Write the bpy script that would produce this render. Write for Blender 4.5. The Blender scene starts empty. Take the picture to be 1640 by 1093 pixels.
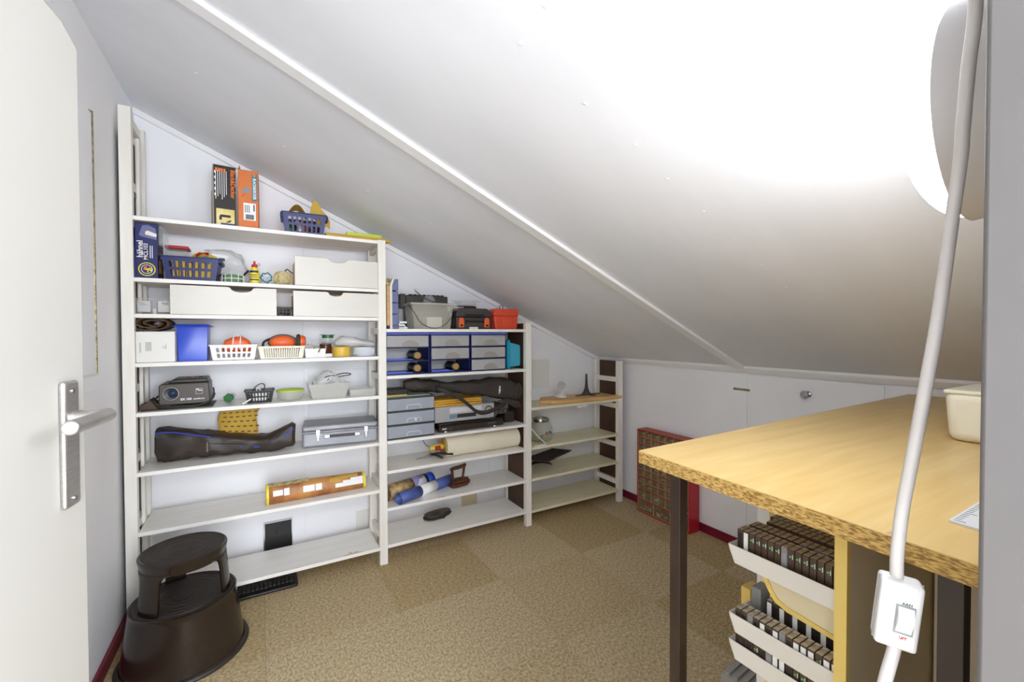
import bpy, bmesh, math, random
from mathutils import Vector, Matrix, noise
random.seed(7)
SC = bpy.context.scene
COL = SC.collection
PI = math.pi

# ---------------------------------------------------------------- camera, world, light, exposure
cam_d = bpy.data.cameras.new('camera'); cam = bpy.data.objects.new('camera', cam_d); COL.objects.link(cam)
cam_d.sensor_width = 36.0; cam_d.lens = 692.24 / 1640 * 36.0; cam_d.clip_start = 0.01
YAW, PITCH, ROLL = 0.525, -0.0169, -0.0029
cam.location = (0, 0, 1.3)
cam.rotation_mode = 'QUATERNION'
cam.rotation_quaternion = (Matrix.Rotation(-YAW, 3, 'Z') @ Matrix.Rotation(PI/2 + PITCH, 3, 'X') @ Matrix.Rotation(ROLL, 3, 'Z')).to_quaternion()
SC.camera = cam
w = bpy.data.worlds.new('world'); SC.world = w; w.use_nodes = True
w.node_tree.nodes['Background'].inputs[0].default_value = (0.84, 0.90, 1.0, 1)
w.node_tree.nodes['Background'].inputs[1].default_value = 6.2
LAMP_STRENGTH = 36.0
def area(name, loc, rot, size, sy, power, color):
    d = bpy.data.lights.new(name, 'AREA'); d.shape = 'RECTANGLE'; d.size = size; d.size_y = sy; d.energy = power; d.color = color
    o = bpy.data.objects.new(name, d); COL.objects.link(o); o.location = loc; o.rotation_euler = rot
    return o
area('added_hall_fill', (0.55, -3.2, 1.40), (PI/2, 0, 0.10), 2.2, 1.8, 140.0, (0.90, 0.94, 1.0))  # unseen fill light, added behind the camera to brighten the room
SC.cycles.max_bounces = 16; SC.cycles.diffuse_bounces = 12
SC.view_settings.view_transform = 'Standard'; SC.view_settings.look = 'None'
SC.view_settings.exposure = 0.27; SC.view_settings.gamma = 1.0; SC.view_settings.use_curve_mapping = False

# ---------------------------------------------------------------- materials
def lin(h):
    h = h.lstrip('#'); c = [int(h[i:i+2], 16)/255 for i in (0, 2, 4)]
    return tuple((x/12.92 if x <= 0.04045 else ((x+0.055)/1.055)**2.4) for x in c) + (1,)
_m = {}
def mat(name, hexc, rough=0.5, metal=0.0, hex2=None, scale=8.0, stretch=(1,1,1), bump=0.0, bscale=60.0, spec=0.5, detail=4.0, lo=0.35, hi=0.65, emit=0.0, trans=0.0, alpha=None):
    if name in _m: return _m[name]
    m = bpy.data.materials.new(name); m.use_nodes = True; nt = m.node_tree; N = nt.nodes; L = nt.links
    b = N['Principled BSDF']; out = N['Material Output']
    b.inputs['Base Color'].default_value = lin(hexc); b.inputs['Roughness'].default_value = rough; b.inputs['Metallic'].default_value = metal
    b.inputs['Specular IOR Level'].default_value = spec
    tc = N.new('ShaderNodeTexCoord'); mp = N.new('ShaderNodeMapping'); mp.inputs['Scale'].default_value = stretch
    L.new(tc.outputs['Object'], mp.inputs[0])
    ns = N.new('ShaderNodeTexNoise'); ns.inputs['Scale'].default_value = scale; ns.inputs['Detail'].default_value = detail
    L.new(mp.outputs[0], ns.inputs['Vector'])
    rp = N.new('ShaderNodeValToRGB'); rp.color_ramp.elements[0].position = lo; rp.color_ramp.elements[1].position = hi
    c2 = hex2 or hexc
    rp.color_ramp.elements[0].color = lin(hexc); rp.color_ramp.elements[1].color = lin(c2)
    L.new(ns.outputs[0], rp.inputs[0]); L.new(rp.outputs[0], b.inputs['Base Color'])
    if bump > 0:
        n2 = N.new('ShaderNodeTexNoise'); n2.inputs['Scale'].default_value = bscale; n2.inputs['Detail'].default_value = 3
        L.new(mp.outputs[0], n2.inputs['Vector'])
        bp = N.new('ShaderNodeBump'); bp.inputs['Strength'].default_value = bump; bp.inputs['Distance'].default_value = 0.002
        L.new(n2.outputs[0], bp.inputs['Height']); L.new(bp.outputs[0], b.inputs['Normal'])
    if emit: 
        b.inputs['Emission Color'].default_value = lin(hexc); b.inputs['Emission Strength'].default_value = emit
    if alpha is not None:
        tr = N.new('ShaderNodeBsdfTransparent'); tr.inputs[0].default_value = (0.97, 0.97, 0.97, 1)
        mx = N.new('ShaderNodeMixShader'); mx.inputs[0].default_value = alpha
        L.new(tr.outputs[0], mx.inputs[1]); L.new(b.outputs[0], mx.inputs[2]); L.new(mx.outputs[0], out.inputs[0])
    _m[name] = m
    return m
WALL = mat('white_wall_paint', '#F6F6F8', 0.75, hex2='#F3F3F5', scale=2.5, bump=0.25, bscale=45)
WALLB = mat('white_panel_paint', '#F5F6F9', 0.6, hex2='#F2F3F6', scale=3, bump=0.12, bscale=70)
CEIL = mat('ceiling_paint', '#E9EBF0', 0.7, hex2='#E2E5EA', scale=1.6, stretch=(1, 2.2, 1), bump=0.2, bscale=30, detail=8)
TRIM = mat('white_trim_gloss', '#F4F4F4', 0.35)
SHELF = mat('shelf_white_paint', '#F0EEE9', 0.38, hex2='#EAE7E0', scale=3, stretch=(1, 8, 8), bump=0.05)
SHELFC = mat('shelf_cream_paint', '#E3DDBE', 0.35, hex2='#DBD4B2', scale=3, stretch=(1, 8, 8))
POST = mat('post_white_paint', '#EFECE4', 0.45, hex2='#E8E4DA', scale=4, stretch=(8, 8, 1))
RAW = mat('bare_worn_wood', '#C9AE77', 0.7, hex2='#DCD5C2', scale=40, stretch=(1, 3, 3))
HARDB = mat('brown_hardboard', '#4E3424', 0.6, hex2='#3E281B', scale=6)
DOORP = mat('door_cream_paint', '#C3C0B9', 0.5, hex2='#BFBCB5', scale=2)
JAMB = mat('jamb_shade_gray', '#6A6663', 0.6, hex2='#65615F', scale=3, bump=0.3, bscale=20)  # pale wall paint darkened, the jamb's dimness is put into the colour
RED = mat('dark_red_paint', '#7E1230', 0.4, hex2='#6C0E28')
LAM = mat('beech_laminate', '#DCC083', 0.34, hex2='#D0AE6C', scale=3.5, stretch=(1.2, 14, 1), lo=0.3, hi=0.7, detail=6)
CHIP = mat('chipboard_edge', '#D2AE64', 0.8, hex2='#8A6530', scale=230, stretch=(0.45, 0.45, 1.8), lo=0.42, hi=0.62, bump=0.5, bscale=150)
STEELD = mat('dark_brown_steel', '#3B2D22', 0.45, hex2='#33261C')
ALU = mat('brushed_aluminium', '#C9C6C2', 0.33, 0.9, hex2='#B9B6B2', scale=30, stretch=(1, 1, 12))
CHROME = mat('chrome', '#B4B4B6', 0.25, 1.0)
BRASS = mat('aged_brass', '#A59A76', 0.4, 0.7, hex2='#6F6548', scale=40)
BLACK = mat('black_plastic', '#181514', 0.4)
STOOLM = mat('brown_black_plastic', '#241B15', 0.2, hex2='#281F19', scale=5, bump=0.08, bscale=200)
RUBBER = mat('ribbed_rubber', '#332A24', 0.55, hex2='#2A221D', scale=20)
DGREY = mat('dark_brown_grey_plastic', '#3F3A35', 0.5)
PROJ = mat('projector_brown_plastic', '#4A423B', 0.42)
PROJT = mat('projector_top_plastic', '#352F29', 0.4)
WPL = mat('white_plastic', '#E9E9E8', 0.35)
CPL = mat('cream_plastic', '#E4E0CC', 0.4)
BLUE = mat('navy_blue_plastic', '#111A58', 0.45)
BLUEB = mat('blue_basket_plastic', '#1A2262', 0.45)
BLUEBIN = mat('bright_blue_plastic', '#2C4BC0', 0.3, hex2='#3457CC', scale=6)
BLUEG = mat('blue_grey_plastic', '#666A94', 0.45)
CYAN = mat('cyan_plastic', '#2497B4', 0.4)
REDT = mat('orange_red_plastic', '#D2492F', 0.42)
ORANGE = mat('orange_plastic', '#E8662C', 0.4)
ORCARD = mat('orange_card', '#D97A3C', 0.6, hex2='#D07034')
BLKCARD = mat('black_card', '#2A201A', 0.55, hex2='#211914', scale=12)
SILV = mat('silver_card', '#BDB8A8', 0.45, hex2='#8F897A', scale=8)
CARDW = mat('white_card', '#E6E5DF', 0.6)
CARDB = mat('brown_cardboard', '#A98654', 0.8)
CREAMP = mat('print_cream', '#E8E2D2', 0.6)
YEL = mat('yellow_plastic', '#E8D43C', 0.45)
YELM = mat('mustard_plastic', '#D9B64A', 0.45)
YPRINT = mat('print_yellow', '#E3D23B', 0.6)
TEALP = mat('print_teal', '#2F7F93', 0.6)
WPRINT = mat('print_white', '#EFEFEF', 0.6)
KPRINT = mat('print_black', '#1A1A1A', 0.6)
OPRINT = mat('print_orange', '#E8792A', 0.6)
RPRINT = mat('print_red', '#C02A2A', 0.6)
GPRINT = mat('print_green', '#4FBF5A', 0.6)
GREYP = mat('print_grey', '#8E8E92', 0.6)
SAND = mat('sandpaper_back', '#CDA94A', 0.85, hex2='#C39E40', scale=12)
SANDB = mat('sandpaper_grit', '#9A6A2E', 0.95, bump=0.4, bscale=400)
LIME = mat('lime_plastic', '#B7D32E', 0.45)
GREEN = mat('green_plastic', '#1F6B2E', 0.4)
ROPE = mat('cream_rope', '#D9CDA0', 0.85, hex2='#BFAF7C', scale=60)
TWINE = mat('green_twine', '#5F7F57', 0.8)
LEATH = mat('brown_black_nylon', '#2C231D', 0.5, hex2='#3A2F27', scale=9, bump=0.4, bscale=30)
NYLON = mat('black_nylon', '#2E2823', 0.65, hex2='#383029', scale=14, bump=0.4, bscale=60)
BPIPE = mat('blue_piping', '#3A4FD0', 0.4)
FELT = mat('brown_felt', '#5B4630', 0.95, hex2='#4A3826', scale=30, bump=0.5, bscale=300)
CASEM = mat('grey_metal_case', '#9B9DA2', 0.42, 0.35, hex2='#8E9095')
RUST = mat('rusty_iron', '#6A3F29', 0.8, 0.3, hex2='#4F2F20', scale=25, bump=0.5, bscale=120)
PAPER = mat('off_white_paper', '#E4DDC9', 0.6, hex2='#DDD5BE', scale=4)
PBLUE = mat('poster_blue', '#4A5C9E', 0.5)
PBLUE2 = mat('poster_bright_blue', '#1F4BB8', 0.4)
PPURP = mat('poster_purple_white', '#DCDBEA', 0.5, hex2='#8A86B4', scale=9, lo=0.5, hi=0.54)
PROCK = mat('poster_rock', '#7A5F48', 0.5, hex2='#D2B276', scale=22, detail=8, lo=0.4, hi=0.7)
MAPM = mat('picture_print_brown', '#8A4E2A', 0.45, hex2='#C58A4A', scale=9, detail=7, lo=0.38, hi=0.62)
MAPG = mat('picture_print_straw', '#8D8056', 0.5, hex2='#C7B98B', scale=45, stretch=(1, 1, 3))
PINE = mat('pine_wood', '#D9B073', 0.5, hex2='#C79A58', scale=5, stretch=(1, 10, 10))
BEIGEB = mat('beige_cabinet_board', '#D6C29C', 0.6, hex2='#CFBB94', scale=3)
YEDGE = mat('yellow_edge_band', '#E0C26A', 0.5)
CREAMB = mat('cream_board', '#D8CBA8', 0.6)
REDCAB = mat('red_cabinet_paint', '#B21F2E', 0.35)
REDTOP = mat('red_cabinet_top', '#A5432C', 0.5)
HARDW = mat('small_parts', '#D4BE92', 0.7, hex2='#A5865A', scale=150)
MATB = mat('dark_rubber_mat', '#3B3028', 0.85, hex2='#2E2620', scale=40, bump=0.4, bscale=200)
STONE = mat('pebbles', '#C8BFA8', 0.7, hex2='#8F8670', scale=60)
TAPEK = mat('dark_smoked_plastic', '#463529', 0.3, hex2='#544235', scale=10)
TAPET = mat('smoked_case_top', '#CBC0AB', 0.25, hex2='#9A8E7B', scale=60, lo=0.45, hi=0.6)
TAPEG = mat('grey_case', '#85837E', 0.35)
TEALS = mat('teal_plastic', '#1E9A86', 0.5)
CORDM = mat('white_cord_plastic', '#C6C0BA', 0.45, hex2='#BBB4AD', scale=10)
LHOUSE = mat('lamp_housing_plastic', '#CBC6C3', 0.4)
DOME = mat('lamp_dome_glow', '#F8FAFF', 0.3, emit=LAMP_STRENGTH)
CLEAR = mat('clear_plastic', '#E6E8EA', 0.12, alpha=0.20)
CLEARB = mat('brownish_clear_plastic', '#B9A682', 0.15, alpha=0.22)
MILKY = mat('milky_plastic', '#E0E0D8', 0.3, alpha=0.36)
FROST = mat('frosted_grey_drawer', '#AEB4BE', 0.3, hex2='#A2A9B4', scale=4, alpha=0.82)
FROSTW = mat('frosted_white_drawer', '#BDBCB9', 0.3, hex2='#ABABAC', scale=5, alpha=0.85)
GLASS = mat('greenish_glass', '#C6C8A8', 0.06, alpha=0.28)
FILM = mat('plastic_film', '#E6E6E6', 0.2, hex2='#D8D8DA', scale=12, alpha=0.62, bump=0.5, bscale=60)
LENS = mat('lens_glass', '#2A3A5A', 0.05, 0.2)

def carpet_mat(name, a, b, st):
    m = mat(name, a, 0.95, hex2=b, scale=125, stretch=st, lo=0.34, hi=0.66, bump=0.9, bscale=240, detail=6, spec=0.1)
    return m
CARP = [carpet_mat('carpet_pile_light', '#A08C69', '#D0BF9C', (1, 0.55, 1)), carpet_mat('carpet_pile_dark', '#968059', '#C7B28A', (0.55, 1, 1)),
        carpet_mat('carpet_pile_mid', '#9C8763', '#CDBA95', (0.7, 0.8, 1))]

# ---------------------------------------------------------------- mesh helpers
class B:
    def __init__(s): s.bm = bmesh.new(); s.mi = 0
    def box(s, x0, y0, z0, x1, y1, z1, mi=0):
        v = [s.bm.verts.new(p) for p in ((x0,y0,z0),(x1,y0,z0),(x1,y1,z0),(x0,y1,z0),(x0,y0,z1),(x1,y0,z1),(x1,y1,z1),(x0,y1,z1))]
        for f in ((0,3,2,1),(4,5,6,7),(0,1,5,4),(1,2,6,5),(2,3,7,6),(3,0,4,7)):
            q = s.bm.faces.new([v[i] for i in f]); q.material_index = mi
        return s
    def taper(s, w, d, h, k, x=0, y=0, z=0, mi=0):          # box centred at x,y; the bottom k times as wide as the top
        a, c = w/2, d/2
        v = [s.bm.verts.new(p) for p in ((x-a*k,y-c*k,z),(x+a*k,y-c*k,z),(x+a*k,y+c*k,z),(x-a*k,y+c*k,z),(x-a,y-c,z+h),(x+a,y-c,z+h),(x+a,y+c,z+h),(x-a,y+c,z+h))]
        for f in ((0,3,2,1),(4,5,6,7),(0,1,5,4),(1,2,6,5),(2,3,7,6),(3,0,4,7)):
            q = s.bm.faces.new([v[i] for i in f]); q.material_index = mi
        return s
    def prism(s, pts, a, b, axis='y', mi=0):                 # polygon extruded along an axis
        def P(u, v, t): return {'y': (u, t, v), 'x': (t, u, v), 'z': (u, v, t)}[axis]
        A = [s.bm.verts.new(P(u, v, a)) for u, v in pts]; C = [s.bm.verts.new(P(u, v, b)) for u, v in pts]
        n = len(pts)
        s.bm.faces.new(A).material_index = mi; s.bm.faces.new(C[::-1]).material_index = mi
        for i in range(n): s.bm.faces.new((A[i], C[i], C[(i+1) % n], A[(i+1) % n])).material_index = mi
        return s
    def lathe(s, prof, seg=32, axis='z', c=(0,0,0), a0=0, a1=2*PI, mi=0):
        full = abs(a1-a0-2*PI) < 1e-6; n = seg if full else seg+1
        rings = []
        for r, h in prof:
            ring = []
            for i in range(n):
                t = a0+(a1-a0)*i/seg; u, v = max(r, 1e-5)*math.cos(t), max(r, 1e-5)*math.sin(t)
                p = {'z': (u, v, h), 'y': (u, h, v), 'x': (h, u, v)}[axis]
                ring.append(s.bm.verts.new((p[0]+c[0], p[1]+c[1], p[2]+c[2])))
            rings.append(ring)
        for A, C in zip(rings, rings[1:]):
            for i in range(seg): 
                j = (i+1) % n
                s.bm.faces.new((A[i], A[j], C[j], C[i])).material_index = mi
        return s
    def tube(s, pts, r, seg=8, mi=0, smooth=0, caps=True):
        P = [Vector(p) for p in pts]
        if smooth: P = catmull(P, smooth)
        n = len(P); R = r if isinstance(r, (list, tuple)) else [r]*n
        if len(R) != n: R = [R[min(len(R)-1, int(i*len(R)/n))] for i in range(n)]
        up = Vector((0.13, 0.21, 0.97)); rings = []; prev = None
        for i in range(n):
            t = (P[min(i+1, n-1)] - P[max(i-1, 0)]).normalized()
            if prev is None: a = t.cross(up)
            else: a = prev - t*prev.dot(t)
            if a.length < 1e-5: a = t.orthogonal()
            a.normalize(); prev = a; b = t.cross(a)
            rings.append([s.bm.verts.new(P[i] + (a*math.cos(2*PI*k/seg) + b*math.sin(2*PI*k/seg))*R[i]) for k in range(seg)])
        for A, C in zip(rings, rings[1:]):
            for k in range(seg): s.bm.faces.new((A[k], A[(k+1) % seg], C[(k+1) % seg], C[k])).material_index = mi
        if caps:
            s.bm.faces.new(rings[0][::-1]).material_index = mi; s.bm.faces.new(rings[-1]).material_index = mi
        return s
    def loft(s, st, seg=20, ex=2.6, jit=0.0, mi=0):          # stations (x, y, z, ry, rz) along x, superelliptic sections
        rings = []
        if jit:                                              # cloth and film: more sections, creased surface
            st2 = []
            for i in range(len(st)-1):
                for k in range(4):
                    q = k/4; st2.append(tuple(a_*(1-q)+b_*q for a_, b_ in zip(st[i], st[i+1])))
            st = st2+[st[-1]]; seg = seg*2
        for (x, y, z, ry, rz) in st:
            ring = []
            for k in range(seg):
                t = 2*PI*k/seg; c, q = math.cos(t), math.sin(t)
                u = math.copysign(abs(c)**(2/ex), c); v = math.copysign(abs(q)**(2/ex), q)
                p = Vector((x, y+ry*u, z+rz*v))
                if jit: p += noise.noise_vector(p*18)*jit + noise.noise_vector(p*55+Vector((3, 1, 7)))*jit*0.35
                ring.append(s.bm.verts.new(p))
            rings.append(ring)
        for A, C in zip(rings, rings[1:]):
            for k in range(seg): s.bm.faces.new((A[k], C[k], C[(k+1) % seg], A[(k+1) % seg])).material_index = mi
        s.bm.faces.new(rings[0]); s.bm.faces.new(rings[-1][::-1])
        return s
    def sheet(s, fn, nu, nv, mi=0):                          # surface fn(u,v) with u,v in 0..1
        g = [[s.bm.verts.new(fn(i/nu, j/nv)) for j in range(nv+1)] for i in range(nu+1)]
        for i in range(nu):
            for j in range(nv): s.bm.faces.new((g[i][j], g[i+1][j], g[i+1][j+1], g[i][j+1])).material_index = mi
        return s
    def cyl(s, p, r, h, axis='z', seg=24, mi=0, r2=None):
        r2 = r if r2 is None else r2
        return s.lathe([(0, 0), (r, 0), (r2, h), (0, h)], seg, axis, p, mi=mi)
    def ball(s, c, r, sz=1.0, seg=16, jit=0):
        n0 = len(s.bm.verts)
        s.lathe([(r*math.sin(PI*i/8), -r*sz*math.cos(PI*i/8)) for i in range(9)], seg, 'z', c)
        if jit:
            s.bm.verts.ensure_lookup_table()
            for v in s.bm.verts[n0:]: v.co += noise.noise_vector(v.co*25)*jit
        return s
    def to(s, name, m, parent=None, bevel=0, smooth=False, thick=0, loc=None, rot=None, sub=0, seg=2, noweld=False):
        if not noweld: bmesh.ops.remove_doubles(s.bm, verts=s.bm.verts, dist=1e-6)
        if not thick: bmesh.ops.recalc_face_normals(s.bm, faces=s.bm.faces)
        me = bpy.data.meshes.new(name); s.bm.to_mesh(me); s.bm.free()
        for q in (m if isinstance(m, (list, tuple)) else [m]): me.materials.append(q)
        o = bpy.data.objects.new(name, me); COL.objects.link(o)
        if parent: o.parent = parent
        if loc: o.location = loc
        if rot: o.rotation_euler = rot
        if thick:
            md = o.modifiers.new('solid', 'SOLIDIFY'); md.thickness = thick; md.offset = 0
        if bevel:
            md = o.modifiers.new('bevel', 'BEVEL'); md.width = bevel; md.segments = seg; md.limit_method = 'ANGLE'; md.angle_limit = 0.6
        if sub:
            md = o.modifiers.new('sub', 'SUBSURF'); md.levels = sub; md.render_levels = sub
        if smooth or bevel:
            me.polygons.foreach_set('use_smooth', [True]*len(me.polygons)); me.set_sharp_from_angle(angle=0.7)
        return o
def catmull(P, n):
    out = []
    for i in range(len(P)-1):
        p0, p1, p2, p3 = P[max(i-1, 0)], P[i], P[i+1], P[min(i+2, len(P)-1)]
        for k in range(n):
            t = k/n
            out.append(0.5*((2*p1)+(p2-p0)*t+(2*p0-5*p1+4*p2-p3)*t*t+(3*p1-p0-3*p2+p3)*t**3))
    out.append(P[-1]); return out
def bx(*a): return B().box(*a)
def thing(name, label, cat, loc=(0,0,0), rz=0, group=None):
    o = bpy.data.objects.new(name, None); COL.objects.link(o); o.location = loc; o.rotation_euler = (0, 0, rz); o.empty_display_size = 0.05
    return tag(o, label, cat, group)
def tag(o, label, cat, group=None):
    o['label'] = label; o['category'] = cat
    if group: o['group'] = group
    return o
def struct(o): o['kind'] = 'structure'; return o
def stuff(o): o['kind'] = 'stuff'; return o
def copy(o, parent=None, loc=None, rot=None):
    c = o.copy(); COL.objects.link(c)
    if parent: c.parent = parent
    if loc: c.location = loc
    if rot: c.rotation_euler = rot
    return c
def text(s, size, m, parent, loc, rot, name='lettering', bold=0.0, sx=1.0, align='CENTER', label=None):
    cu = bpy.data.curves.new(name, 'FONT'); cu.body = s; cu.size = size; cu.extrude = 0.0003; cu.offset = bold; cu.align_x = align; cu.align_y = 'CENTER'
    cu.resolution_u = 3
    t = bpy.data.objects.new('tmp_text', cu); COL.objects.link(t)
    me = bpy.data.meshes.new_from_object(t.evaluated_get(bpy.context.evaluated_depsgraph_get()))
    bpy.data.objects.remove(t); me.materials.clear(); me.materials.append(m); me.name = name
    o = bpy.data.objects.new(name, me); COL.objects.link(o); o.parent = parent; o.location = loc; o.rotation_euler = rot; o.scale = (sx, 1, 1)
    if label: o['label'] = label
    return o
FR = (PI/2, 0, 0)                     # lettering that faces -Y
def patch(name, m, parent, x0, z0, x1, z1, y, t=0.0006):
    return bx(x0, y-t, z0, x1, y, z1).to(name, m, parent)

# ================================================================= THE ROOM
XL, XK, YG, YD = -0.54, 2.496, 2.832, 0.09
ZL, ZK = 2.4295, 1.0859
KS = (ZL-ZK)/(XK+0.5427)
def cz(x): return ZL - KS*(x+0.5427)
ANG = math.atan(KS)
# floor: carpet tiles laid on a base
fl = struct(bx(-1.0, -1.3, -0.06, 2.6, 2.9, -0.012).to('floor', HARDB))
proto = []
for k in range(3):
    b = B(); b.box(0.0004, 0.0004, -0.012, 0.5396, 0.5396, 0); proto.append(b.to('carpet_tile', CARP[k], fl))
used = [False]*3
grain = {(2,4):1,(3,4):0,(2,3):0,(3,3):1,(4,3):1,(1,4):1,(4,4):0,(1,3):0,(1,2):1,(0,4):0,(2,2):2,(3,2):0,(0,3):2,(3,1):1}
for i in range(-1, 6):
    for j in range(-2, 6):
        x = -0.54 + 0.54*i; y = -0.17 + 0.54*j
        if x > 2.5 or y > 2.84: continue
        g = {(1,4):2,(2,4):1,(3,4):0,(4,4):1,(5,4):0,(2,3):0,(3,3):2,(4,3):0,(1,3):0,(0,3):2,(5,3):1,(2,2):2,(3,2):0,(4,2):1,(1,2):0,(0,2):2,(1,1):1,(2,1):0}.get((i,j), (i*2+j) % 3)
        o = proto[g] if not used[g] else copy(proto[g], fl)
        used[g] = True
        o.location = (x, y, random.uniform(-0.0006, 0.0002))
# walls
wl = struct(bx(XL-0.1, -0.05, -0.05, XL, YG+0.1, 2.6).to('wall_left', WALL))
wb = struct(B().prism([(XL, -0.05), (XK+0.1, -0.05), (XK+0.1, 1.2), (XK, cz(XK)+0.04), (XL, cz(XL)+0.04)], YG, YG+0.1).to('wall_back', WALLB))
for a, b_ in ((XL, 0.2095), (0.2125, 1.435), (1.438, XK)):   # the boarding of the gable
    B().prism([(a, 0.0), (b_, 0.0), (b_, cz(b_)+0.01), (a, cz(a)+0.01)], YG-0.006, YG).to('wall_panel', WALLB, wb, bevel=0.001)
wk = struct(bx(XK, -0.05, -0.05, XK+0.1, YG+0.1, 1.16).to('wall_right', WALLB))
for a, b_ in ((YD, 0.8605), (1.5165, YG-0.006)):
    bx(XK-0.006, a, 0, XK, b_, 1.075).to('wall_panel', WALLB, wk, bevel=0.001)
# wall with the doorway the camera stands in
JX = 0.402
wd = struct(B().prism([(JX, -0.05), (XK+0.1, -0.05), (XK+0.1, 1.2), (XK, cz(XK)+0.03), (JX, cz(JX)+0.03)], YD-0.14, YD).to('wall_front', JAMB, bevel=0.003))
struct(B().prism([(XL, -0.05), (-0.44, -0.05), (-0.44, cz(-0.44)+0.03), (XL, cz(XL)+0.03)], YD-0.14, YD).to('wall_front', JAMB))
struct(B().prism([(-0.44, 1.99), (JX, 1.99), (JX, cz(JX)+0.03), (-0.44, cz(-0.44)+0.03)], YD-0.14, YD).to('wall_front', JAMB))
struct(bx(-0.75, -2.6, -0.05, -0.64, YD-0.14, 2.6).to('hall_light_blocker', WALL))  # unseen wall, added to keep fill light off the jamb
# ceiling: two boards, a batten between them
cb = struct(B().prism([(XL-0.12, cz(XL-0.12)+0.01), (XK+0.12, cz(XK+0.12)+0.01), (XK+0.12, cz(XK+0.12)+0.09), (XL-0.12, cz(XL-0.12)+0.09)], -0.06, YG+0.12).to('ceiling', CEIL))
for a, b_ in ((YD-0.14, 1.53), (1.56, YG+0.005)):
    B().prism([(XL-0.01, cz(XL-0.01)), (XK+0.01, cz(XK+0.01)), (XK+0.01, cz(XK+0.01)+0.0105), (XL-0.01, cz(XL-0.01)+0.0105)], a, b_).to('ceiling_board', CEIL, cb)
def slope_strip(name, y0, y1, t0, t1, x0=XL, x1=XK-0.0, m=TRIM):
    return struct(B().prism([(x0, cz(x0)-t1), (x1, cz(x1)-t1), (x1, cz(x1)-t0), (x0, cz(x0)-t0)], y0, y1).to(name, m, bevel=0.002))
slope_strip('trim_1', 1.515, 1.575, 0.0, 0.017, x0=XL, x1=XK-0.02)
slope_strip('trim_2', YG-0.034, YG-0.006, 0.0, 0.030)
tk = struct(B().prism([(XK-0.045, cz(XK-0.045)), (XK-0.045, cz(XK-0.045)-0.014), (XK-0.020, 1.062), (XK-0.006, 1.062), (XK-0.006, cz(XK)+0.005)], YD, YG-0.006).to('trim_3', TRIM, bevel=0.002))
# nail marks and scuffs in the ceiling board
nb = B()
for x, y in [(0.506,0.735),(0.519,0.849),(0.709,0.852),(0.871,0.841),(1.01,0.852),(1.17,0.85),(1.323,0.847),(1.482,0.854),(1.634,0.853),(1.8,0.85),(0.815,0.371),(0.83,0.385),(0.1,2.2),(0.45,2.15),(0.75,2.1),(-0.2,2.0)]:
    nb.box(x-0.006, y-0.0012, cz(x)-0.0022, x+0.006, y+0.0012, cz(x)-0.0002)
nb.to('nail_mark', TRIM, cb)
# baseboards
struct(bx(XK-0.018, YD, 0, XK-0.006, YG-0.006, 0.055).to('baseboard_right', RED, bevel=0.003))
struct(bx(XL, YD, 0, XL+0.014, YG-0.006, 0.06).to('baseboard_left', RED, bevel=0.003))
struct(bx(XL+0.014, YG-0.02, 0, XK-0.018, YG-0.006, 0.06).to('baseboard_back', RED, bevel=0.003))
# low door in the knee wall
d1 = struct(bx(XK-0.007, 0.8635, 0.06, XK-0.0005, 1.5135, 1.055).to('door_1', WALLB, bevel=0.0015))
B().lathe([(0.0, -0.042), (0.019, -0.041), (0.022, -0.036), (0.021, -0.031), (0.010, -0.026), (0.009, -0.010), (0.017, -0.006), (0.018, 0)], 28, 'x', (XK-0.007, 1.186, 0.975)).to('knob', CHROME, d1, smooth=True)
la = B(); la.box(XK-0.0105, 1.505, 0.955, XK-0.006, 1.60, 0.968); la.cyl((XK-0.010, 1.505, 0.9615), 0.007, 0.004, 'x', 12); la.cyl((XK-0.012, 1.53, 0.9615), 0.0035, 0.003, 'x', 10); la.cyl((XK-0.012, 1.59, 0.9615), 0.0035, 0.003, 'x', 10)
la.to('latch', BRASS, d1, bevel=0.001)
# cupboard door with a piano hinge in the left wall
d2 = struct(bx(XL-0.002, 1.30, 1.158, XL+0.010, 2.148, 2.112).to('door_2', WALLB, bevel=0.002))
h = B(); h.box(XL, 2.150, 1.158, XL+0.004, 2.170, 2.125)
for k in range(32):
    z = 1.158+k*0.0302; h.cyl((XL+0.008, 2.157, z), 0.005, 0.0285, 'z', 8)
h.to('piano_hinge', BRASS, d2)
struct(bx(XL, 1.30, 1.095, XL+0.008, 2.19, 1.150).to('trim_4', WALL, bevel=0.002))
# opened room door on the left
TH = math.atan2(0.995-0.10, -0.272+0.405)
d3 = struct(B().prism([(0, 0.01), (0.905, 0.01), (0.905, 1.775), (0.86, 1.795), (0, 1.83)], -0.02, 0.02).to('door_3', DOORP, bevel=0.004, loc=(-0.4125, 0.1, 0), rot=(0, 0, TH)))
hp = B(); 
pl = bx(0.828, -0.030, 1.030, 0.868, -0.0205, 1.228).to('handle_plate', ALU, d3, bevel=0.006, seg=3)
lv = B(); lv.tube([(0.850, -0.028, 1.170), (0.850, -0.045, 1.170), (0.850, -0.066, 1.170)], [0.0105, 0.0105, 0.0105], 16)
lv.to('handle_neck', ALU, d3, smooth=True)
lv = B(); lv.tube([(0.862, -0.068, 1.170), (0.852, -0.070, 1.170), (0.80, -0.071, 1.170), (0.745, -0.071, 1.170)], 0.0105, 20)
lv.to('handle_lever', ALU, d3, bevel=0.002)
sc = B(); sc.cyl((0.848, -0.0318, 1.212), 0.0035, 0.002, 'y', 12); sc.cyl((0.848, -0.0318, 1.043), 0.0035, 0.002, 'y', 12); sc.to('screw', CHROME, d3)

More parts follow.
